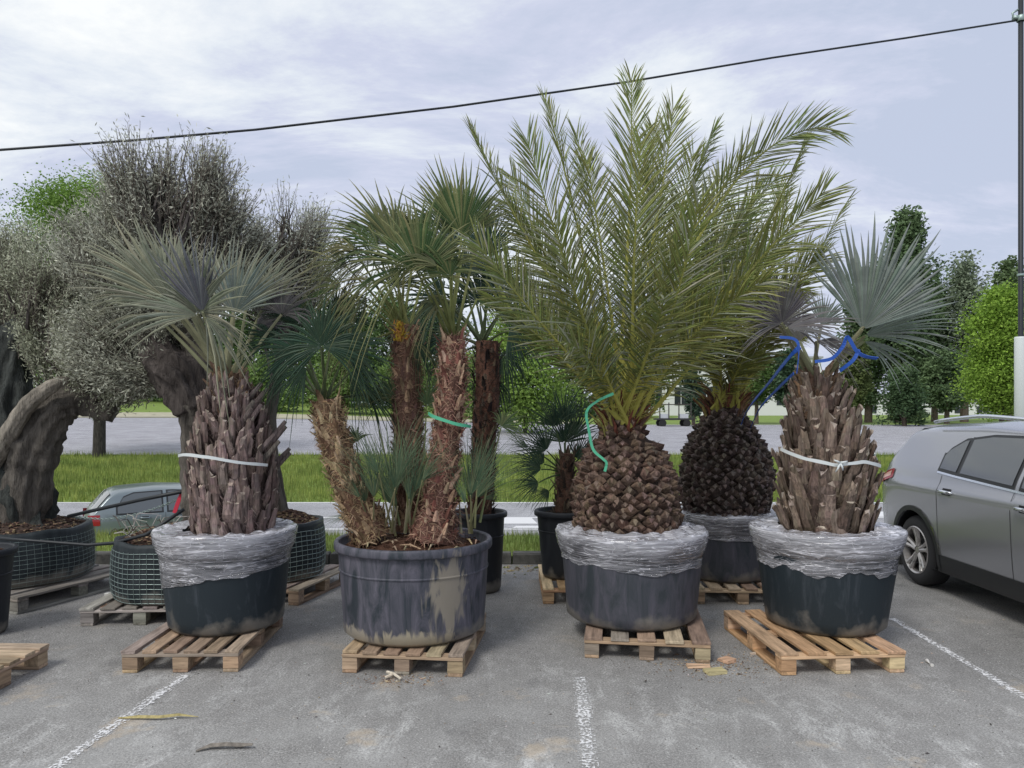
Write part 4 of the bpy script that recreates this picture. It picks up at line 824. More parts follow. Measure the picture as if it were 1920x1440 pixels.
olive('gnarled olive tree with massive split trunk, at the left edge in the mulch tub', 7.0, tuple(P(32, 985, 7.0)),
      [([(30, 990, 0), (28, 930, 0), (20, 850, 0), (5, 760, .1), (12, 680, .15), (45, 620, .2), (100, 585, .25)], [.34, .28, .235, .22, .18, .14, .06], (.05, .054, .05), .32),
       ([(40, 980, -.05), (50, 900, -.1), (66, 830, -.1), (95, 775, -.1), (150, 752, 0), (215, 775, .05)], [.20, .20, .20, .17, .13, .09], OB, .25),
       ([(-30, 900, -.2), (20, 810, -.32), (55, 755, -.34), (100, 722, -.3), (128, 712, -.28)], [.06, .075, .07, .06, .03], OL, .10),
       ([(150, 760, .05), (230, 735, .2), (300, 715, .3), (352, 700, .3)], [.10, .10, .10, .12], OB, .25), ([(20, 700, .2), (-30, 640, .3), (-60, 560, .4)], [.16, .13, .08], OB, .2)],
      [(60, 520, .3, 120, 80, (40, 640), 1.3), (150, 640, .1, 110, 95, (130, 740), 1.6), (40, 640, .5, 70, 70, (20, 700), .5), (210, 690, .0, 90, 75, (180, 760), 1.4), (-30, 520, .3, 60, 90, (0, 640), .5), (100, 560, .0, 70, 60, (60, 620), .6)], 9000, seed=3, cA=(.145, .155, .11), cB=(.33, .34, .26))
olive('tall open-crowned olive tree rising behind the leftmost blue-grey palm', 6.4, tuple(P(372, 1000, 6.4)),
      [([(380, 1000, 0), (378, 900, .05), (372, 820, .05), (368, 755, 0)], [.17, .16, .14, .15], OB, .15), ([(370, 770, 0), (345, 715, 0), (310, 680, .05), (290, 620, .1), (300, 540, .1)], [.15, .165, .15, .09, .05], (.07, .06, .055), .4), ([(372, 760, .1), (370, 680, .2), (345, 600, .2), (330, 500, .2), (335, 420, .2)], [.14, .11, .08, .06, .03], OB, .2)],
      [(300, 425, .1, 118, 85, (320, 560), 1.5), (385, 390, .1, 62, 62, (340, 520), .6), (265, 345, .0, 62, 50, (300, 480), .3), (360, 350, .0, 52, 45, (330, 480), .28), (300, 320, 0, 25, 45, (305, 480), .08), (200, 480, .1, 100, 80, (300, 600), 1.3), (300, 560, .2, 130, 110, (320, 650), 1.9), (240, 660, .2, 110, 80, (320, 690), 1.5), (430, 450, .2, 60, 60, (360, 560), .6)], 11500, seed=11, cA=(.15, .155, .125), cB=(.33, .335, .275))
olive('thin olive tree seen between the blue-grey palm and the hairy clump', 7.1, tuple(P(530, 970, 7.1)),
      [([(525, 975, 0), (515, 900, 0), (505, 800, .1), (520, 700, .1), (540, 600, .1)], [.09, .07, .06, .05, .03], OB, .15)],
      [(550, 460, .1, 70, 50, (540, 560), .8), (500, 520, .1, 60, 70, (530, 640), .8), (570, 520, .2, 60, 70, (540, 640), .8), (550, 418, 0, 35, 32, (545, 500), .12)], 3000, seed=23, cA=(.18, .195, .16), cB=(.35, .36, .31))

# ------------------------------------------------------------ background trees and bushes
def bg_tree(name, label, cat, px, d, top_px, wpx, shape, n, ls, cA, cB, group, trunk_px=None, bot_px=None, seed=1, base_y=None, trunk_col=(.10, .08, .065), ncl=None, droop=0):
    x = pxf(px, d); n = int(n * 1.7); z0 = H(x, d) if base_y is None else P(0, base_y, d).z; top = P(0, top_px, d).z; h = top - z0; hw = wpx * d / F / 2
    t = thing(name, label, cat, (x, d, z0), 0, group); r = np.random.default_rng(seed)
    cb = P(0, bot_px, d).z - z0 if bot_px else h * .12
    tr = MB(); tw = (trunk_px or wpx * .06) * d / F / 2
    tr.tube([(0, 0, -.2), (tw * .2, 0, h * .25), (-tw * .3, 0, h * .55), (0, 0, h * .9)], [tw * 1.25, tw, tw * .7, tw * .15], 10, trunk_col, True, 1, .08, 2)
    ncl = ncl or max(30, int(n / 130))
    prof = {'column': lambda f: (math.sin(min(1, f * 1.7 + .12) * 1.57) if f < .55 else (1 - ((f - .55) / .45) ** 2.0) * .98 + .06), 'round': lambda f: math.sqrt(max(.02, 1 - (2 * f - 1) ** 2)) * (1.08 - .18 * f), 'bush': lambda f: math.sqrt(max(.02, 1 - f ** 2)) , 'cone': lambda f: (1 - f) ** .7 * .95 + .06}[shape]
    cl = []; 
    for k in range(ncl):
        f = r.uniform(0, 1) ** .9; a = r.uniform(0, 6.283); rr = math.sqrt(r.uniform(.1, 1)) * prof(f) * r.uniform(.62, 1.18)
        cl.append((rr * hw * math.cos(a), rr * hw * math.sin(a), cb + f * (h - cb)))
        if k < 26:
            e = V(cl[-1]); s0 = V((0, 0, max(cb * .8, e.z - hw * 1.1))); tr.tube([s0, s0.lerp(e, .5) + V((0, 0, hw * .06)), e], [tw * .4, tw * .22, tw * .05], 5, trunk_col, False)
    tr.build('trunk', M_bark, t)
    cl = np.array(cl); idx = r.integers(0, ncl, n); cs = (hw * .21 if shape != 'column' else hw * .24) * r.uniform(.6, 1.4, ncl)
    q = np.clip(r.normal(0, 1, (n, 3)), -1.7, 1.7) * cs[idx][:, None] * np.array([1, 1, .72 if shape != 'column' else 1.25]); p = cl[idx] + q; p[:, 2] = np.maximum(p[:, 2], .05)
    if droop: p[:, 2] -= np.abs(q[:, 2]) * droop
    a = r.normal(0, 1, (n, 3)); a[:, 2] *= .6; a /= np.linalg.norm(a, axis=1)[:, None]; b = np.cross(a, r.normal(0, 1, (n, 3))); b /= np.linalg.norm(b, axis=1)[:, None]
    s = (ls * .72 * r.uniform(.6, 1.3, n))[:, None]
    v = np.stack([p - a * s, p + b * s * .55, p + a * s, p - b * s * .55], 1)
    m = r.uniform(0, 1, ncl)[idx][:, None] * .6 + r.uniform(0, 1, (n, 1)) * .4
    c = np.array(cA) * (1 - m) + np.array(cB) * m
    np_obj('crown', v.reshape(-1, 3), n, 4, M_tree, t, c * r.uniform(.85, 1.15, (n, 1))); return t
GP, GP2 = (.05, .085, .04), (.12, .175, .08); BR, BR2 = (.10, .18, .025), (.22, .33, .05)
G1 = 'poplars beyond the far parking lot'
T = bg_tree
T('poplar_tree', 'tallest dark poplar, rising behind the open blue fan leaf', 'tree', 1700, 88, 412, 92, 'column', 15000, .34, GP, GP2, G1, 12, 770, 31)
T('poplar_tree', 'thin silvery poplar right of the tallest dark poplar', 'tree', 1808, 92, 500, 84, 'column', 7000, .30, (.10, .13, .08), (.22, .26, .18), G1, 12, 740, 32)
T('poplar_tree', 'dark poplar nearest the right edge, behind the lamp post', 'tree', 1893, 90, 482, 66, 'column', 8000, .33, (.06, .095, .045), (.13, .18, .08), G1, 10, 760, 33)
T('poplar_tree', 'dark poplar seen through the open blue fan leaf', 'tree', 1628, 90, 520, 84, 'column', 9000, .33, GP, GP2, G1, 12, 745, 34)
T('poplar_tree', 'slim poplar between the tallest and the silvery one', 'tree', 1752, 94, 545, 70, 'column', 7000, .33, GP, GP2, G1, 10, 748, 35)
T('cypress_tree', 'narrow dark cypress between the two feather palm trunks', 'tree', 1300, 78, 560, 46, 'column', 7000, .25, (.03, .055, .04), (.07, .105, .065), None, 6, 780, 36)
T('bushy_tree', 'small dark conical tree branching to the ground, before the tallest poplar', 'tree', 1696, 76, 690, 76, 'bush', 6000, .2, (.03, .06, .028), (.09, .14, .06), None, 7, 792, 37)
T('leafy_tree', 'bright yellow-green tree beside the lamp post', 'tree', 1878, 58, 552, 132, 'round', 24000, .16, BR, BR2, None, 8, 770, 38)
T('leafy_tree', 'small green tree between the back feather palm and the blue palm trunk', 'tree', 1418, 84, 668, 84, 'round', 5000, .25, (.06, .11, .03), (.13, .2, .06), None, 7, 748, 39)
T('leafy_tree', 'green tree directly behind the blue palm trunk', 'tree', 1480, 82, 660, 66, 'round', 5000, .25, (.035, .07, .04), (.08, .13, .07), None, 7, 760, 40)
T('leafy_tree', 'olive-green tree just right of the blue palm trunk', 'tree', 1602, 84, 640, 60, 'round', 5500, .25, (.06, .085, .03), (.12, .15, .05), None, 7, 765, 41)
T('leafy_tree', 'dark roundish tree standing behind the silver car roof', 'tree', 1775, 84, 660, 80, 'round', 5000, .26, GP, GP2, None, 8, 765, 42)
T('leafy_tree', 'tall fresh green tree on the bank at the left, behind the olive crowns', 'tree', 186, 37.5, 372, 330, 'round', 60000, .095, (.09, .16, .03), (.20, .31, .07), None, 19, 700, 43, 858, (.05, .045, .04), 150)
T('leafy_tree', 'bright green drooping tree behind the gap left of the tallest feather palm', 'tree', 985, 60, 590, 190, 'round', 15000, .2, (.09, .16, .03), (.22, .32, .07), None, 8, 778, 44, None, (.07, .06, .05), None, .6)
GL = 'treeline beyond the lawn'
for i, (px, top, wd, lab) in enumerate([(-40, 560, 170, 'dull green tree of the far treeline, at the left edge'), (90, 600, 150, 'far tree glimpsed through the fork of the left olive trunk'), (215, 620, 150, 'far tree above the lawn, below the arched olive limb'), (330, 600, 150, 'far tree hidden mostly by the dark olive limb'), (450, 590, 150, 'far tree behind the leaf stalks of the leftmost blue-grey palm'), (545, 560, 150, 'far dark tree left of the leaning hairy trunk'), (640, 580, 150, 'far tree behind the top of the leaning hairy trunk'), (735, 560, 150, 'far tree behind the middle hairy trunk'), (830, 590, 140, 'far tree behind the reddish upright hairy trunk'), (1090, 600, 150, 'far tree behind the leaf bases of the tallest feather palm'), (1185, 640, 110, 'far tree at the end of the white building')]):
    T('leafy_tree', lab, 'tree', px, 118 + (i % 3) * 5, top, wd, 'round', 6500, .42, (.045, .08, .03) if i % 2 else (.055, .095, .03), (.11, .17, .06), GL, 8, 762 if px < 900 else 775, 60 + i)
for i, (px, y, wd, lab) in enumerate([(640, 735, 130, 'green shrub at the lawn edge behind the leaning hairy trunk'), (760, 735, 130, 'green shrub at the lawn edge behind the middle hairy trunk'), (500, 738, 110, 'green shrub at the lawn edge right of the blue-grey palm'), (900, 735, 130, 'green shrub at the lawn edge behind the slim dark palm')]):
    T('shrub', lab, 'shrub', px, 95, y - 60, wd, 'bush', 5000, .26, (.06, .11, .03), (.15, .22, .06), 'shrubs at the lawn edge', 4, y + 30, 80 + i)

# ------------------------------------------------------------ buildings far off
M_white = simple('white_render', (.72, .72, .72), .7); M_glassd = simple('dark_glass', (.03, .035, .04), .15); M_roofg = simple('grey_roof', (.35, .36, .38), .6)
def building(label, px0, px1, ytop, d, depth, nwin, seed):
    a, b = P(px0, ytop, d), P(px1, ytop, d); W = b.x - a.x; z0 = .0; h = a.z - z0; t = thing('warehouse', label, 'building', ((a.x + b.x) / 2, d, z0))
    m = MB(); m.box((0, depth / 2, h / 2), (W, depth, h), 0, (1, 1, 1), 0, .02); m.build('wall', M_white, t)
    m = MB(); m.box((0, depth / 2, h + .2), (W + .6, depth + .6, .4)); m.build('roof', M_roofg, t)
    for k in range(nwin):
        x = -W / 2 + W * (k + .5) / nwin; m = MB(); m.box((x, -.03, h * .38), (W / nwin * .5, .12, h * .3)); w_ = m.build('window', M_glassd, t)
        f = MB(); f.box((x, -.08, h * .38), (.12, .1, h * .3)); f.build('mullion', M_white, w_)
building('long white low building behind the two feather palm trunks', 1205, 1540, 672, 150, 20, 7, 1)
building('white flat building glimpsed under the poplars behind the silver car', 1570, 1905, 742, 165, 20, 8, 2)
building('small white building seen through the fork of the left olive tree', -60, 70, 640, 170, 12, 3, 3)
# flatbed trailer with stakes
t = thing('flatbed_trailer', 'dark flatbed trailer with upright stakes parked by the far trees', 'trailer', (pxf(1262, 76), 76, H(pxf(1262, 76), 76)))
m = MB(); m.box((0, 0, .75), (3.6, 1.9, .18), 0, (.03, .03, .03)); m.build('bed', M_plain, t)
for x in (-1.5, -.6, .4, 1.6):
    m = MB(); m.box((x, -.85, 1.6), (.1, .1, 1.6), 0, (.05, .045, .04)); m.build('stake', M_plain, t)
m = MB(); m.box((0, -.85, 2.2), (3.2, .06, .1), 0, (.05, .045, .04)); m.build('rail', M_plain, t)
for x in (-1.2, 1.2):
    for y in (-.8, .8):
        m = MB(); m.tube([(x, y - .12, .36), (x, y + .12, .36)], .36, 18, (.015, .015, .015)); m.build('wheel', M_plain, t)
for x in (-1.0, .9):
    m = MB(); m.box((x, -.5, 1.05), (.9, .6, .45), 0, (.5, .52, .55)); m.build('crate', M_plain, t)

# ------------------------------------------------------------ cars
M_paintl = simple('silver_paint', (.345, .35, .37), .22, .5, **{'Coat Weight': .6, 'Coat Roughness': .06})
M_paintd = simple('grey_green_paint', (.20, .235, .25), .3, .5, **{'Coat Weight': .5, 'Coat Roughness': .08})
M_black = simple('black_trim', (.015, .016, .018), .45); M_tyre = simple('tyre_rubber', (.018, .018, .02), .8)
M_alloy = simple('alloy', (.45, .43, .42), .35, .7); M_chrome = simple('chrome', (.7, .72, .75), .15, .9)
M_red = simple('red_lens', (.28, .015, .02), .15); M_amber = simple('pale_lens', (.6, .35, .3), .2); M_redc = simple('red_fabric', (.55, .03, .06), .7)
M_cglass = simple('car_glass', (.09, .10, .11), .03, 0, **{'Specular IOR Level': .9})
M_seam = simple('panel_gap', (.01, .01, .012), .8)
def tabf(tab, x):
    if x <= tab[0][0]: return tab[0][1]
    for a, b in zip(tab, tab[1:]):
        if x <= b[0]: return lerp(a[1], b[1], (x - a[0]) / (b[0] - a[0]))
    return tab[-1][1]
def smoothtab(tab, x, e=.07): return (tabf(tab, x - e) + tabf(tab, x) * 2 + tabf(tab, x + e)) / 4
def car(name, label, x, y, z, rot, paint, sp):
    t = thing(name, label, 'car', (x, y, z), rot); L_, T, Wp, Zf, ax, wr = sp['L'], sp['T'], sp['W'], sp['Z'], sp['ax'], sp['wr']
    zb0 = .2
    hw = lambda s, zz: smoothtab(Wp, s, .1) * smoothtab(Zf, zz, .022)
    Tf = lambda s: smoothtab(T, s, .05)
    ss = [0, .02, .05, .09, .14, .2, .28, .36, .45, .55, .65] + [lerp(.75, L_ - .5, i / 30) for i in range(31)] + [L_ - .38, L_ - .26, L_ - .16, L_ - .08, L_ - .03, L_]
    K = 34; v = []; f = []
    for s in ss:
        tp = Tf(s); zs = tp - .07; r = [(0, zb0), (hw(s, .22) * .6, zb0)]
        for k in range(K + 1):
            zz = lerp(zb0 + .02, zs, k / K); r.append((hw(s, zz), zz))
        h0 = hw(s, zs)
        for q in (.985, .95, .88, .75, .55, .3): r.append((h0 * q, tp - .07 * ((q - .2) / .8) ** 3.2 * .85 - .012 * q))
        r.append((0, tp)); ring = [V((s, -a, b)) for a, b in r] + [V((s, a, b)) for a, b in r[-2:0:-1]]
        v += ring
    n = len(ring)
    f = [(i * n + k, (i + 1) * n + k, (i + 1) * n + (k + 1) % n, i * n + (k + 1) % n) for i in range(len(ss) - 1) for k in range(n)]
    f += [tuple(range(n)), tuple((len(ss) - 1) * n + k for k in range(n))[::-1]]
    o = mesh_obj('body', [tuple(q) for q in v], f, paint, t, True)
    bm = bmesh.new(); bm.from_mesh(o.data); bmesh.ops.recalc_face_normals(bm, faces=bm.faces); bm.to_mesh(o.data); bm.free()
    for a in ax:
        c = MB(); c.tube([(a, -2, wr + .005), (a, 2, wr + .005)], wr + .055, 40); co = c.build('cut', None)
        bm = bmesh.new(); bm.from_mesh(co.data); bmesh.ops.recalc_face_normals(bm, faces=bm.faces); bm.to_mesh(co.data); bm.free()
        md = o.modifiers.new('b', 'BOOLEAN'); md.operation = 'DIFFERENCE'; md.object = co; md.solver = 'EXACT'
        o.parent = None
        bpy.context.view_layer.update(); dg = bpy.context.evaluated_depsgraph_get(); me = bpy.data.meshes.new_from_object(o.evaluated_get(dg)); o.modifiers.clear(); o.data = me; o.parent = t
        bpy.data.objects.remove(co)
        l_ = MB(); l_.lathe([(wr + .05, -.84), (wr + .05, .84)], n=40); l_.v = [(a + q[0], q[2], max(q[1] + wr + .005, .215)) for q in l_.v]; l_.build('wheel_well', M_black, t, True)
    def patch(nm, s0, s1, lo, hi, m, off=.004, n=24, k=8, par=None, sides=(-1, 1)):
        for sd_ in sides:
            b = MB(); vv = []
            for i in range(n + 1):
                s = lerp(s0, s1, i / n); a, c = (lo(s) if callable(lo) else lo), (hi(s) if callable(hi) else hi)
                for j in range(k + 1):
                    zz = lerp(a, c, j / k); vv.append((s, sd_ * (hw(s, zz) + off), zz))
            ff = [(i * (k + 1) + j, (i + 1) * (k + 1) + j, (i + 1) * (k + 1) + j + 1, i * (k + 1) + j + 1) for i in range(n) for j in range(k)]
            b.add(vv, ff if sd_ < 0 else [q[::-1] for q in ff]); b.build(nm, m, par or t, True)
    for (s0, s1, lo, hi) in sp['glass']:
        patch('window_trim', s0 - .03, s1 + .03, (lambda s, lo=lo: (lo(min(s1, max(s0, s))) - .028)), (lambda s, hi=hi: hi(min(s1, max(s0, s))) + .022), M_black, .004); patch('window', s0, s1, lo, hi, M_cglass, .009)
    if sp.get('chrome'):
        a, b_, lo = sp['chrome']; patch('window_chrome', a, b_, lambda s: lo(s) - .045, lambda s: lo(s) - .028, M_chrome, .008, 40, 1)
    for s0, lo, hi in sp['seams']: patch('door_gap', s0, s0 + .006, lo, hi, M_seam, .002, 1, 10)
    for s0, zz in sp['handles']:
        for sd_ in (-1, 1):
            b = MB(); y0 = hw(s0, zz) * sd_; b.tube([(s0 - .10, y0, zz + .004), (s0 - .07, y0 + sd_ * .03, zz + .004), (s0 + .06, y0 + sd_ * .03, zz), (s0 + .10, y0, zz - .002)], [.012, .015, .016, .010], 8, (1, 1, 1), True, .7); b.build('door_handle', M_chrome if sp.get('rail') else paint, t, True)
        patch('handle_recess', s0 - .07, s0 + .06, zz - .028, zz + .03, M_seam, .002, 4, 2)
    if sp.get('clad'):
        patch('sill_cladding', ax[0] + wr + .05, ax[1] - wr - .05, .205, .37, M_black, .008, 30, 5)
        for a in ax:
            for sd_ in (-1, 1):
                b = MB(); vv = []; n_ = 30
                for i in range(n_ + 1):
                    th = lerp(-.35, math.pi + .35, i / n_)
                    for rr in (wr + .05, wr + .095):
                        s = a + rr * math.cos(th); zz = max(.21, wr + rr * math.sin(th)); vv.append((s, sd_ * (hw(min(L_, max(0, s)), zz) + .012), zz))
                b.add(vv, [(2 * i, 2 * i + 1, 2 * i + 3, 2 * i + 2) for i in range(n_)]); b.build('arch_cladding', M_black, t, True)
        for sd_ in (-1, 1):
            b = MB(); pts = [(s, sd_ * (hw(s, 1.45) - .03), Tf(s) - .005 + .035 * math.sin((s - .75) / 1.9 * math.pi) ** .4) for s in [lerp(.76, 2.64, i / 16) for i in range(17)]]; b.tube(pts, .017, 8, (1, 1, 1), True, 1.3); b.build('roof_rail', M_chrome, t, True)
        patch('rear_bumper_cladding', .0, ax[0] - wr - .06, .205, .36, M_black, .008, 8, 4)
    # lamps
    s0, s1, lo, hi = sp['lamp']; patch('tail_light', s0, s1, lo, hi, M_red, .008, 10, 6)
    if sp.get('clad'): patch('tail_light_lens', s0 + .02, s1 - .05, lambda s: lo(s) + .03, lambda s: hi(s) - .02, M_amber, .011, 10, 4)
    # front screen, rear screen as panes lying on the slopes
    for (a, b_, nm) in sp['screens']:
        q = MB(); vv = []
        for i in range(13):
            s = lerp(a, b_, i / 12); h0 = hw(s, Tf(s) - .07) * .86
            for j in range(9): vv.append((s, lerp(-h0, h0, j / 8), Tf(s) + .006 - .03 * abs(j / 4 - 1) ** 2.5))
        q.add(vv, [(i * 9 + j, (i + 1) * 9 + j, (i + 1) * 9 + j + 1, i * 9 + j + 1) for i in range(12) for j in range(8)]); q.build(nm, M_cglass, t, True)
    for a in ax:
        for sd_ in (-1, 1):
            w_ = bpy.data.objects.new('wheel', None); C.objects.link(w_); w_.parent = t; w_.location = (a, sd_ * (hw(a, .4) - .11), wr)
            ty = MB(); r = wr; prof = [(r * .66, -.10), (r * .70, -.108), (r * .88, -.105), (r * .97, -.085), (r, -.05), (r, .05), (r * .97, .085), (r * .88, .105), (r * .70, .108), (r * .66, .10)]
            ty.lathe(prof, n=48); ty.v = [(q[0], q[2], q[1]) for q in ty.v]; ty.build('tyre', M_tyre, w_, True)
            rm = MB(); rm.lathe([(r * .66, -.10), (r * .66, .10)], n=40); rm.lathe([(r * .69, .104), (r * .66, .112), (r * .62, .10), (r * .60, .05)], n=40); rm.lathe([(.001, .085), (r * .09, .085), (r * .13, .07), (r * .15, .03)], n=20)
            for k in range(5):
                for da in (-.13, .13):
                    th = k * 2 * math.pi / 5 + math.pi / 2; p0 = V((math.cos(th + da * 1.2) * r * .12, math.sin(th + da * 1.2) * r * .12, .07)); p1 = V((math.cos(th + da * 1.25) * r * .64, math.sin(th + da * 1.25) * r * .64, .09)); rm.tube([p0, p0.lerp(p1, .5) - V((0, 0, .004)), p1], [.022, .019, .026], 6, (1, 1, 1), True, 1)
            rm.lathe([(.001, -.02), (r * .6, -.02)], n=30)
            rm.v = [(q[0], q[2] * sd_, q[1]) for q in rm.v]; rm.build('rim', M_alloy, w_, False)
            dk = MB(); dk.lathe([(.001, .0), (r * .62, .0)], n=30); dk.v = [(q[0], q[2] * sd_ + sd_ * .01, q[1]) for q in dk.v]; dk.build('brake_disc', M_black, w_)
    if sp.get('mirror'):
        for sd_ in (-1, 1):
            b = MB(); s0 = sp['mirror']; b.tube([(s0, sd_ * (hw(s0, 1.0) - .02), 1.06), (s0 + .02, sd_ * (hw(s0, 1.) + .10), 1.08), (s0, sd_ * (hw(s0, 1.) + .2), 1.10)], [.03, .075, .06], 12, (1, 1, 1), True, .6); b.build('mirror', paint, t, True)
    return t
gl = lambda s: tabf([(.9, 1.17), (1.4, 1.135), (2.3, 1.085), (3.2, 1.03)], s)
gh = lambda s: tabf([(1.10, 1.22), (1.18, 1.32), (1.35, 1.41), (1.7, 1.455), (2.3, 1.46), (2.7, 1.40), (3.1, 1.12)], s)
suv = dict(L=4.2, wr=.335, ax=(.78, 3.34), T=[(0, .62), (.015, .85), (.05, 1.04), (.10, 1.15), (.26, 1.36), (.36, 1.49), (.44, 1.545), (.56, 1.56), (.9, 1.575), (1.5, 1.605), (2.1, 1.58), (2.5, 1.50), (3.15, 1.08), (3.6, 1.02), (4.0, .90), (4.13, .76), (4.2, .5)],
           W=[(0, .76), (.06, .82), (.2, .855), (.5, .872), (.8, .88), (2, .88), (3.3, .88), (3.8, .82), (4.1, .70), (4.2, .55)], Z=[(.2, .92), (.30, .955), (.5, .975), (.62, .985), (.78, .992), (.965, 1.0), (1.0, .965), (1.12, .925), (1.47, .745), (1.6, .60)],
           glass=[(1.14, 1.40, gl, lambda s: gh(s)), (1.46, 2.18, gl, gh), (2.29, 3.0, gl, gh)], chrome=(1.12, 3.05, gl),
           seams=[(1.20, .40, 1.09), (2.22, .24, 1.06), (3.12, .3, 1.0)], handles=[(1.36, .955), (2.40, .93)], clad=True, rail=True, lamp=(.04, .34, lambda s: lerp(.90, 1.0, min(1, s / .34)), lambda s: lerp(1.0, 1.09, min(1, s / .3))), screens=[(2.56, 3.1, 'windscreen'), (.16, .42, 'rear_window')], mirror=2.85)
car('parked_car', 'silver-grey crossover car with roof rails, cut off by the right edge', 3.86 + .88, 8.1, 0, R(-90), M_paintl, suv)
gl2 = lambda s: .93
gh2 = lambda s: tabf([(.50, 1.0), (.62, 1.22), (.8, 1.29), (1.5, 1.31), (2.0, 1.27), (2.5, .97)], s)
hat = dict(L=3.8, wr=.29, ax=(.62, 3.05), T=[(0, .6), (.03, .9), (.10, .98), (.40, 1.33), (.55, 1.39), (1.2, 1.43), (1.9, 1.38), (2.2, 1.28), (2.85, .95), (3.4, .86), (3.7, .7), (3.8, .45)],
           W=[(0, .66), (.12, .74), (.5, .80), (3.0, .81), (3.5, .74), (3.8, .5)], Z=[(.2, .93), (.5, 1.0), (.8, .99), (.93, .95), (1.3, .76), (1.43, .6)],
           glass=[(.52, 1.30, gl2, gh2), (1.42, 2.38, gl2, gh2)], seams=[(1.36, .25, .9), (.9, .4, .9)], handles=[(1.0, .82), (1.6, .82)], lamp=(.02, .22, .72, .92), screens=[(2.2, 2.8, 'windscreen'), (.12, .4, 'rear_window')], mirror=2.35)
hc = P(163, 0, 14.2)
car('parked_car', 'small grey-green hatchback on the lower road, seen between two root balls', hc.x - .45, 14.9, -1.23, R(33), M_paintd, hat)

# ------------------------------------------------------------ lamp post, cable, sign
t = thing('lamp_post', 'lamp post with dark upper tube and thick white lower sleeve, at the right edge', 'lamp post', (P(1914, 0, 10).x, 10, H(6.7, 10)))
b = MB(); b.lathe([(.001, 0), (.075, 0), (.075, P(0, 634, 10).z - t.location.z), (.07, P(0, 633, 10).z - t.location.z + .01), (.04, P(0, 633, 10).z - t.location.z + .012)], n=24); b.build('sleeve', simple('white_sleeve', (.62, .66, .66), .4), t, True)
b = MB(); b.lathe([(.032, 1), (.032, 9.5), (.001, 9.5)], n=16); b.build('pole', M_wire, t, True)
b = MB(); zc = P(0, 36, 10).z - t.location.z
b.lathe([(.045, zc - .03), (.055, zc - .02), (.055, zc + .04), (.04, zc + .05)], n=16); b.box((-.06, 0, zc + .02), (.09, .05, .05), 0, (1, 1, 1), 0, .008); b.tube([(-.09, 0, zc), (-.11, 0, zc + .08), (-.03, 0, zc + .13)], .014, 8); b.build('clamp', M_steel, t, True)
b = MB(); b.lathe([(.034, P(0, 518, 10).z - t.location.z), (.045, P(0, 517, 10).z - t.location.z), (.045, P(0, 514, 10).z - t.location.z), (.034, P(0, 513, 10).z - t.location.z)], n=16); b.build('band', M_steel, t)
b = MB(); pts = [(1908, 38, 10), (1700, 71, 9.75), (1450, 108, 9.4), (1180, 153, 9.0), (850, 200, 8.5), (480, 243, 8.0), (250, 263, 7.7), (0, 281, 7.4), (-700, 305, 6.8)]
b.tube([P(*q) for q in pts], .013, 8); o = b.build('overhead_cable', M_wire, None, True); tag(o, 'black overhead cable sloping across the sky from the lamp post', 'cable')
t = thing('sign', 'grey-green round sign plate on a post, half hidden behind the blue palm trunk', 'sign', tuple(P(1610, 1040, 8.9)))
b = MB(); c_ = P(1628, 838, 8.9) - t.location; b.tube([(.08, .04, -.15), (.08, .04, c_.z + .1)], .022, 10); b.build('post', M_steel, t)
b = MB(); b.lathe([(.001, 0), (.20, .0), (.205, .01), (.20, .02), (.001, .02)], n=40); m_ = Matrix.Translation(c_) @ Matrix.Rotation(R(28), 4, 'Y').inverted() @ Matrix.Rotation(R(66), 4, 'Z') @ Matrix.Rotation(R(90), 4, 'X'); b.v = [tuple(m_ @ V(q)) for q in b.v]; b.build('sign_plate', simple('sign_grey_green', (.17, .22, .20), .4), t)
b = MB(); b.lathe([(.198, -.004), (.21, -.004), (.21, .024), (.198, .024)], n=40); b.v = [tuple(m_ @ V(q)) for q in b.v]; b.build('sign_rim', M_chrome, t)

# ------------------------------------------------------------ straps, ribbons, cords
def ringpts(cx, d, r, ys, a0=200, a1=340, n=9):
    x0 = P(cx, 0, d).x; q = []
    for i in range(n):
        a = R(lerp(a0, a1, i / (n - 1))); yy = tabf([(k / (len(ys) - 1), y) for k, y in enumerate(ys)], i / (n - 1)); q.append((x0 + r * math.cos(a), d + r * math.sin(a), P(0, yy, d + r * math.sin(a)).z))
    return q
tag(ribbon('strap', ringpts(436, 5.5, .36, (855, 852, 858, 868, 872), 205, 330, 11), .021, M_strap), 'white strap tied round the trunk of the leftmost blue-grey palm', 'strap')
tag(ribbon('strap', ringpts(1545, 5.5, .385, (842, 860, 872, 866, 874), 200, 318, 13), .022, M_strap), 'knotted white strap round the trunk of the blue palm by the car', 'strap')
b = MB(); k0 = V(ringpts(1545, 5.5, .40, (868, 868), 262, 270, 2)[0])
for e_ in ((-.03, 0, -.06), (.02, 0, -.05), (-.045, -.01, .02), (.05, 0, .012)): b.tube([k0, k0 + V(e_) * .6 + V((0, -.012, 0)), k0 + V(e_)], [.009, .007, .004], 6)
o = b.build('strap_knot', M_strap, None, True); o.parent = bpy.data.objects['strap.001']
tag(ribbon('ribbon', ringpts(844, 5.3, .155, (775, 785, 796, 800), 200, 340), .020, M_green), 'green ribbon round the reddish hairy trunk of the clump', 'ribbon')
tag(ribbon('ribbon', [P(1150, 738, 5.3), P(1120, 752, 5.25), P(1100, 772, 5.25), P(1104, 806, 5.25), P(1112, 842, 5.25), P(1130, 860, 5.22), P(1137, 868, 5.22), P(1134, 884, 5.22)], .018, M_green), 'green ribbon hanging down the left of the tallest feather palm trunk', 'ribbon')
tag(ribbon('tape', [P(1462, 632, 5.1), P(1490, 636, 5.05), P(1498, 655, 5.05), P(1494, 700, 5.1)], .018, M_blue, tw=.03), 'short blue tape hanging under the grey fan leaf of the blue palm', 'tape')
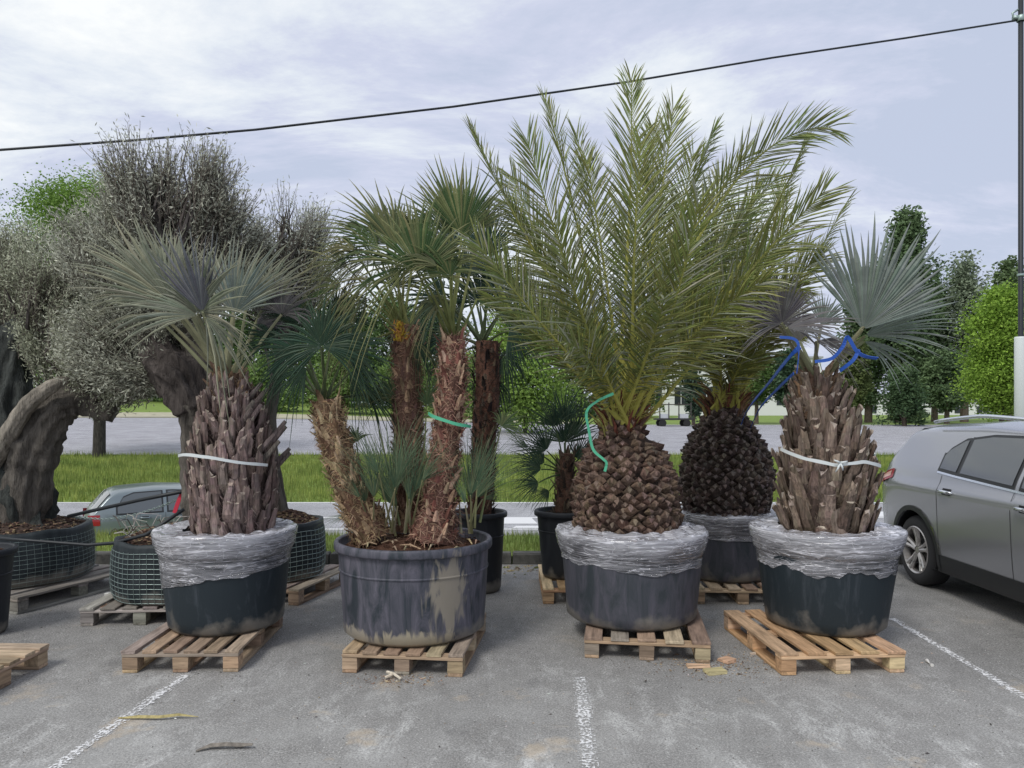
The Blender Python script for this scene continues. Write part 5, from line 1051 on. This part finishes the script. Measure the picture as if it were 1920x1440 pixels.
tag(ribbon('tape', [P(1500, 650, 5.1), P(1478, 672, 5.2), P(1440, 720, 5.6), P(1415, 750, 6.0), P(1398, 775, 6.6), P(1390, 795, 6.75)], .03, M_blue, tw=.02), 'longer blue tape stretched from the blue palm down to the back feather palm', 'tape')
tag(ribbon('tape', [P(1488, 700, 5.25), P(1455, 732, 5.7), P(1425, 765, 6.3), P(1408, 800, 6.75)], .024, M_blue, tw=.03), 'second slack blue tape running to the back feather palm', 'tape')
tag(ribbon('tape', [P(1528, 678, 5.1), P(1560, 672, 5.05), P(1580, 650, 5.0), P(1589, 632, 5.0), P(1606, 658, 5.0), P(1622, 668, 5.0), P(1645, 672, 5.05)], .022, M_blue, tw=.03), 'blue tape knotted round the right-hand leaf stalk of the blue palm', 'tape')
tag(ribbon('tape', [P(1610, 655, 5.0), P(1600, 675, 5.02), P(1575, 695, 5.1)], .022, M_blue), 'loose end of blue tape dangling below the right-hand knot', 'tape')
def cord(name, pts, r, m, label, cat): b = MB(); b.tube([P(*q) for q in pts], r, 8); return tag(b.build(name, m, None, True), label, cat)
cord('pipe', [(128, 968, 6.9), (180, 956, 6.8), (260, 938, 6.6), (345, 921, 6.35)], .016, M_wire, 'taut black irrigation hose rising from the mulch tub to the blue-grey palm', 'hose')
cord('pipe', [(-20, 1008, 6.1), (60, 1014, 6.1), (165, 1022, 6.2), (215, 1018, 6.15), (275, 1002, 5.95), (345, 955, 6.0)], .014, M_wire, 'black hose sagging from the mulch tub over the wire-caged root ball', 'hose')
b = MB(); cp_ = [P(lerp(135, 345, i / 46), 965 + 6 * math.sin(i / 46 * 3.14) + (1 - abs(2 * i / 46 - .6)) * 6 - 32 * (i / 46) ** 2.2, 6.9 - .5 * i / 46) for i in range(47)]
for i in range(46):
    c0 = (cp_[i] + cp_[i + 1]) / 2; T_ = (cp_[i + 1] - cp_[i]); l_ = T_.length * .72; T_.normalize(); s_ = V((0, 0, 1)) if i % 2 else V((0, 1, 0)); s_ = (s_ - T_ * s_.dot(T_)).normalized()
    b.tube([c0 + T_ * l_ * math.cos(a) + s_ * .009 * math.sin(a) for a in [6.283 * k / 10 for k in range(11)]], .0028, 4, (1, 1, 1), False)
tag(b.build('chain', M_steel, None), 'thin chain hanging below the black hose in front of the hatchback', 'chain')
tag(ribbon('pennant', [P(341, 925, 6.4), P(334, 942, 6.4), P(327, 962, 6.4)], .035, M_redc), 'red strip of cloth hanging beside the trunk of the leftmost palm', 'cloth')
b = MB()
for k in range(26):
    x0 = random.uniform(225, 330); y0 = random.uniform(985, 1015); p0 = P(x0, y0, random.uniform(6.0, 6.25)); p0.z = max(p0.z, .66); q = p0 + V((random.uniform(-.12, .16), random.uniform(-.1, .1), random.uniform(.03, .13))); r_ = q + V((random.uniform(-.06, .14), random.uniform(-.1, .1), random.uniform(-.10, .02)))
    b.tube([p0, p0.lerp(q, .6) + V((0, 0, .03)), q, r_], [.0035, .004, .003, .0015], 4, cj(random.choice([(.42, .40, .36), (.10, .08, .07), (.52, .5, .46)])))
tag(b.build('twigs', M_chip, None), 'tangle of pale cut twigs on the wire-caged root ball beside the first pot', 'twigs')

# ------------------------------------------------------------ parking lines and litter
def pline(a, b_, w0, dens, z=.004):
    a, b_ = V((*a, 0)), V((*b_, 0)); T_ = (b_ - a).normalized(); s_ = V((-T_.y, T_.x, 0)); L_ = (b_ - a).length; n = int(L_ / .12); vv = []; ff = []; cc = []
    for i in range(n + 1):
        for k, q in enumerate((-1, -.6, .6, 1)): vv.append(tuple(a + T_ * L_ * i / n + s_ * q * w0 / 2 + V((0, 0, z))))
    for i in range(n):
        for k in range(3): ff.append((i * 4 + k, i * 4 + k + 1, i * 4 + k + 5, i * 4 + k + 4)); e = dens * (.86 if k != 1 else 1) + .06 * mnoise.noise((i * .5, w0 * 50, 0)); cc.append((e, e, e))
    o = mesh_obj('parking_line', vv, ff, M_line, None, False, cc); o['kind'] = 'structure'
def g2(px, py): q = gnd(px, py); return (q.x, q.y)
pline(g2(60, 1470), g2(350, 1266), .085, .52); pline(g2(350, 1266), g2(470, 1180), .07, .40)
pline(g2(1115, 1560), g2(1088, 1270), .10, .50); pline(g2(1088, 1270), g2(1062, 1150), .09, .36); pline(g2(1062, 1150), g2(1040, 1075), .08, .34)
pline(g2(2050, 1385), g2(1672, 1160), .075, .52); pline(g2(290, 1325), g2(160, 1405), .05, .28)
def litter(name, px, py, l, w_, h, rot, col, label, cat='wood scrap', group='wood scraps on the asphalt'):
    q = gnd(px, py); b = MB(); b.box((q.x, q.y, h / 2 + .002), (l, w_, h), R(rot), col, .004, .003); return tag(b.build(name, M_woodx, None), label, cat, group)
litter('wood_scrap', 1310, 1252, .15, .05, .018, -4, (.52, .36, .24), 'short plank offcut beside the right block of the painted-block pallet')
litter('wood_scrap', 1341, 1262, .13, .08, .022, 14, (.46, .40, .22), 'yellowish flat wood scrap, nearest the camera by the painted-block pallet')
litter('wood_scrap', 1363, 1241, .09, .09, .02, 35, (.56, .36, .24), 'small pinkish square wood scrap between the two right-hand pallets')
litter('wood_scrap', 1413, 1227, .05, .025, .012, 10, (.6, .5, .4), 'tiny pale wood sliver at the left of the fresh pallet')
litter('wood_scrap', 203, 1137, .12, .08, .03, 20, (.34, .22, .16), 'brown wood scrap at the foot of the wire-caged root ball')
litter('wood_scrap', 208, 1116, .10, .05, .02, 0, (.55, .55, .52), 'white wood chip left of the wire-caged root ball')
b = MB(); q = gnd(1748, 1250); b.tube([q + V((0, 0, .008)), q + V((.004, .05, .012)), q + V((.02, .10, .008))], [.012, .006, .012], 8, (.7, .68, .64)); tag(b.build('wood_peg', M_plain, None), 'small white peg lying right of the fresh pallet', 'peg')
b = MB(); q = gnd(738, 1272)
b.tube([q + V((-.05, .06, .02)), q + V((.0, .0, .03)), q + V((.05, -.04, .012)), q + V((.03, -.07, .01))], [.010, .009, .008, .006], 6, (.62, .56, .46)); b.tube([q + V((-.05, -.02, .012)), q + V((0, 0, .03)), q + V((.04, .05, .015))], [.009, .009, .005], 6, (.55, .48, .38)); tag(b.build('twig', M_chip, None), 'pale crossed twig in front of the muddy pot pallet', 'twig')
def strip(name, pts, w_, col, label):
    b = MB(); v = []; n = len(pts)
    for i, (x, y, z, k) in enumerate(pts):
        q = gnd(x, y); v += [q + V((0, w_ * k, z)), q + V((0, 0, z + .012 * k)), q + V((0, -w_ * k, z))]
    b.add(v, [(i * 3 + k, i * 3 + k + 1, i * 3 + k + 4, i * 3 + k + 3) for i in range(n - 1) for k in (0, 1)], col); o = b.build(name, M_chip, None, False, .003); return tag(o, label, 'dry leaf')
strip('dry_leaf', [(222, 1349, .006, .3), (260, 1349, .01, 1), (300, 1350, .012, 1), (335, 1347, .016, .9), (372, 1347, .008, .1)], .009, (.40, .34, .16), 'dry straw-coloured palm leaf strip lying across the left parking line')
strip('bark_strip', [(368, 1410, .004, .4), (395, 1404, .014, 1), (425, 1404, .02, 1), (452, 1403, .014, 1), (474, 1404, .02, .5)], .016, (.20, .18, .155), 'dark curled bark strip on the asphalt near the bottom left')
# scattered crumbs, straws and chips
def crumbs(name, n, fn, cols, smin, smax, label):
    b = MB()
    for k in range(n):
        x, y = fn(); l = random.uniform(smin, smax) * (1 if random.random() < .9 else 2.2); a = random.uniform(0, 3.14); q = V((x, y, .003)); dx = V((math.cos(a), math.sin(a), 0)) * l; dy = V((-math.sin(a), math.cos(a), 0)) * l * random.uniform(.12, .5); up = V((0, 0, l * .3 + .002))
        b.add([q - dx, q - dy, q + dx, q + dy, q + up], [(0, 1, 4), (1, 2, 4), (2, 3, 4), (3, 0, 4)], cj(random.choice(cols), .2))
    o = b.build(name, M_chip); return tag(o, label, 'litter', None, 'stuff')
crumbs('litter', 3000, lambda: (random.uniform(-4.6, 4.8), random.uniform(3.3, 8.2)), [(.6, .58, .55), (.42, .36, .28), (.08, .075, .07), (.3, .28, .25), (.12, .11, .10)], .002, .0065, 'sparse crumbs of bark and grit over the whole asphalt')
crumbs('litter', 500, lambda: (random.gauss(P(1345, 0, 4.9).x, .22), random.gauss(5.0, .14)), [(.26, .19, .13), (.4, .3, .2), (.15, .11, .08)], .003, .010, 'brown crumbs between the two right-hand front pallets')
crumbs('litter', 260, lambda: (random.gauss(P(755, 0, 4.8).x, .14), random.gauss(4.72, .06)), [(.26, .17, .12), (.4, .3, .2), (.15, .11, .08)], .003, .009, 'brown soil crumbs spilled in front of the muddy pot pallet')
crumbs('litter', 900, lambda: (random.uniform(-3.6, 2.8), 8.2 - abs(random.gauss(0, .22))), [(.40, .33, .18), (.15, .17, .05), (.12, .09, .07), (.3, .25, .18)], .006, .03, 'straw and weeds gathered along the foot of the kerb')
